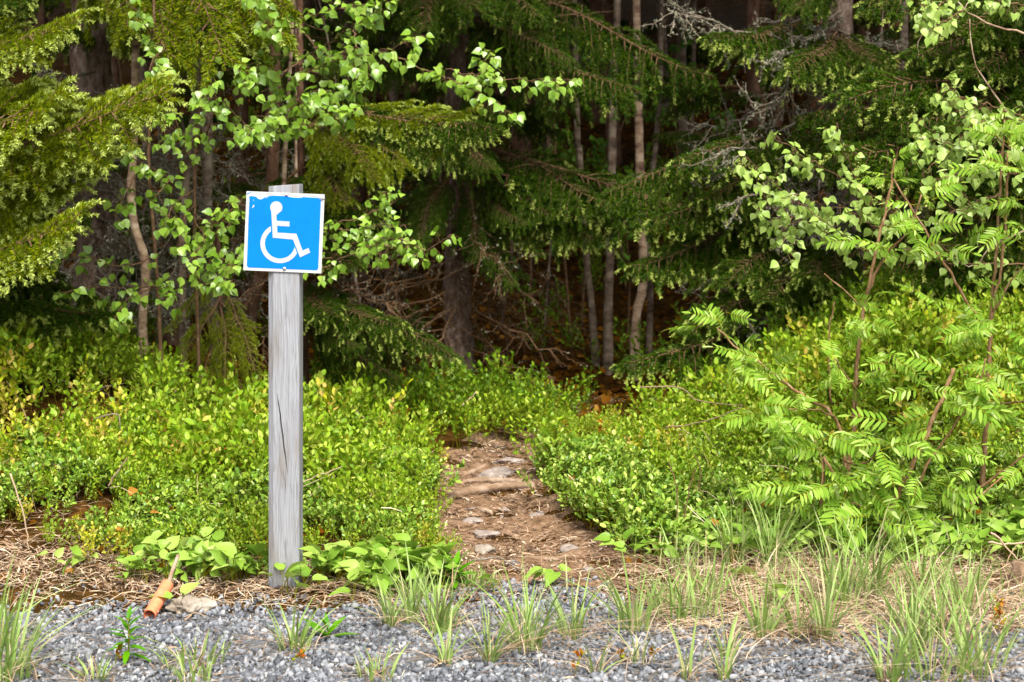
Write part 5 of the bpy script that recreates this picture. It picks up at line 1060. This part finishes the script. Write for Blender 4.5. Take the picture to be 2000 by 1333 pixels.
a = Acc(); q = spline([p0 + ax * .02, p1, P(335, 1120, -.17), P(348, 1085, -.10)], 14); a.tube(q, np.linspace(.008, .006, 14), 8); o = build('dry_stick', a, M['straw_stick'] if 'straw_stick' in M else M['root'], None, p0, True); tag(o, 'pale dry stick pushed through the orange pipe', 'stick')
# stump at the right edge
g = G(1998, 1152); a = trunk_acc([g + (0, 0, -.03), g + (0, 0, .03), g + (.01, 0, .085)], [.06, .046, .038], 22, .14, 10, 3); o = build('tree_stump', a, M['root'], None, g, False); tag(o, 'low cut stump under dry stalks at the right edge', 'stump')
# loose sticks and stalks
sticks = [([(20, 925), (40, 985), (52, 1040), (55, 1090)], .5, .0035, 'straw', 'pale dry stalk standing bent before the left bank'), ([(590, 943), (625, 928), (668, 912)], .9, .003, 'straw', 'straw-coloured stalk slanting right of the post, upper'), ([(602, 972), (632, 945), (655, 930)], .85, .003, 'straw', 'straw-coloured stalk slanting right of the post, lower'),
 ([(186, 818), (226, 808), (236, 840), (248, 868)], 1.1, .003, 'deadwood', 'dark bent twig poking from the left bilberries'), ([(212, 950), (230, 920), (248, 895)], .7, .004, 'root', 'brown stick standing in the left lingonberries'),
 ([(1250, 757), (1330, 758), (1362, 782), (1450, 792)], 1.4, .0035, 'root', 'long bare brown twig over the right bilberry mound'), ([(1300, 835), (1370, 825), (1450, 795)], 1.35, .003, 'root', 'second bare twig joining the long one from below'), ([(690, 800), (715, 820), (730, 845)], 1.9, .004, 'straw', 'curved pale stalk in the bilberries left of path'), ([(895, 795), (915, 782), (930, 765)], 2.3, .004, 'straw', 'short pale stick among bilberries near the path end'),
 ([(395, 1160), (440, 1185), (490, 1205)], -.15, .003, 'straw', 'dry stalk lying across the gravel edge left of the post'), ([(135, 1250), (165, 1225), (185, 1205)], -.4, .004, 'twig', 'short brown stick on the gravel at the left'), ([(112, 1265), (118, 1250), (113, 1238)], -.55, .003, 'deadwood', 'tiny dark snag standing in the left gravel'), ([(678, 1145), (700, 1160), (715, 1170)], -.02, .004, 'twig', 'short stick leaning on leaves right of the post'),
 ([(1868, 1150), (1930, 1120), (2010, 1085)], .1, .003, 'straw', 'long dry stalk slanting up to the stump'), ([(1930, 1060), (1985, 1063), (2020, 1050)], .2, .004, 'straw', 'pale broken stalk lying over the stump'), ([(1935, 1040), (1960, 1062), (2000, 1110)], .15, .004, 'straw', 'pale stalk crossing another above the stump'), ([(1775, 1120), (1830, 1100), (1880, 1085)], .1, .003, 'straw', 'dry stalk lying before the right broad leaves'),
 ([(920, 1095), (965, 1090), (985, 1092)], .3, .004, 'deadwood', 'grey stick at the foot of the split stone'), ([(985, 1095), (1010, 1110), (1045, 1117)], .2, .003, 'deadwood', 'thin grey stick lying low on the path'), ([(1480, 1125), (1500, 1100), (1495, 1130)], .1, .004, 'straw', 'white broken stem between two right tufts'), ([(1365, 960), (1368, 920), (1355, 890)], .75, .003, 'twig', 'dark dead stem, left of a pair before the right lingonberries'), ([(1335, 1020), (1345, 960), (1358, 915)], .6, .003, 'twig', 'dark dead stem, right of a pair before the right lingonberries'), ([(1320, 1040), (1322, 960), (1305, 900)], .6, .003, 'twig', 'brown dead fern stalk beside the right lingonberries')]
for k, (ln, Y, r0, mt, lb) in enumerate(sticks):
    pts = np.array([P(x, y, Y) for x, y in ln])
    for p in pts: p[2] = max(p[2], HZ(p[0], p[1]) + r0)
    r = np.random.default_rng(900 + k); q = spline(pts, 12); q[1:-1] += r.normal(0, .0018, (10, 3)); a = Acc(); a.tube(q, np.linspace(r0, r0 * .6, 12), 6)
    o = build('dry_stalk' if mt == 'straw' else 'twig', a, M[mt], None, q[0], True); tag(o, lb, 'stalk' if mt == 'straw' else 'twig')
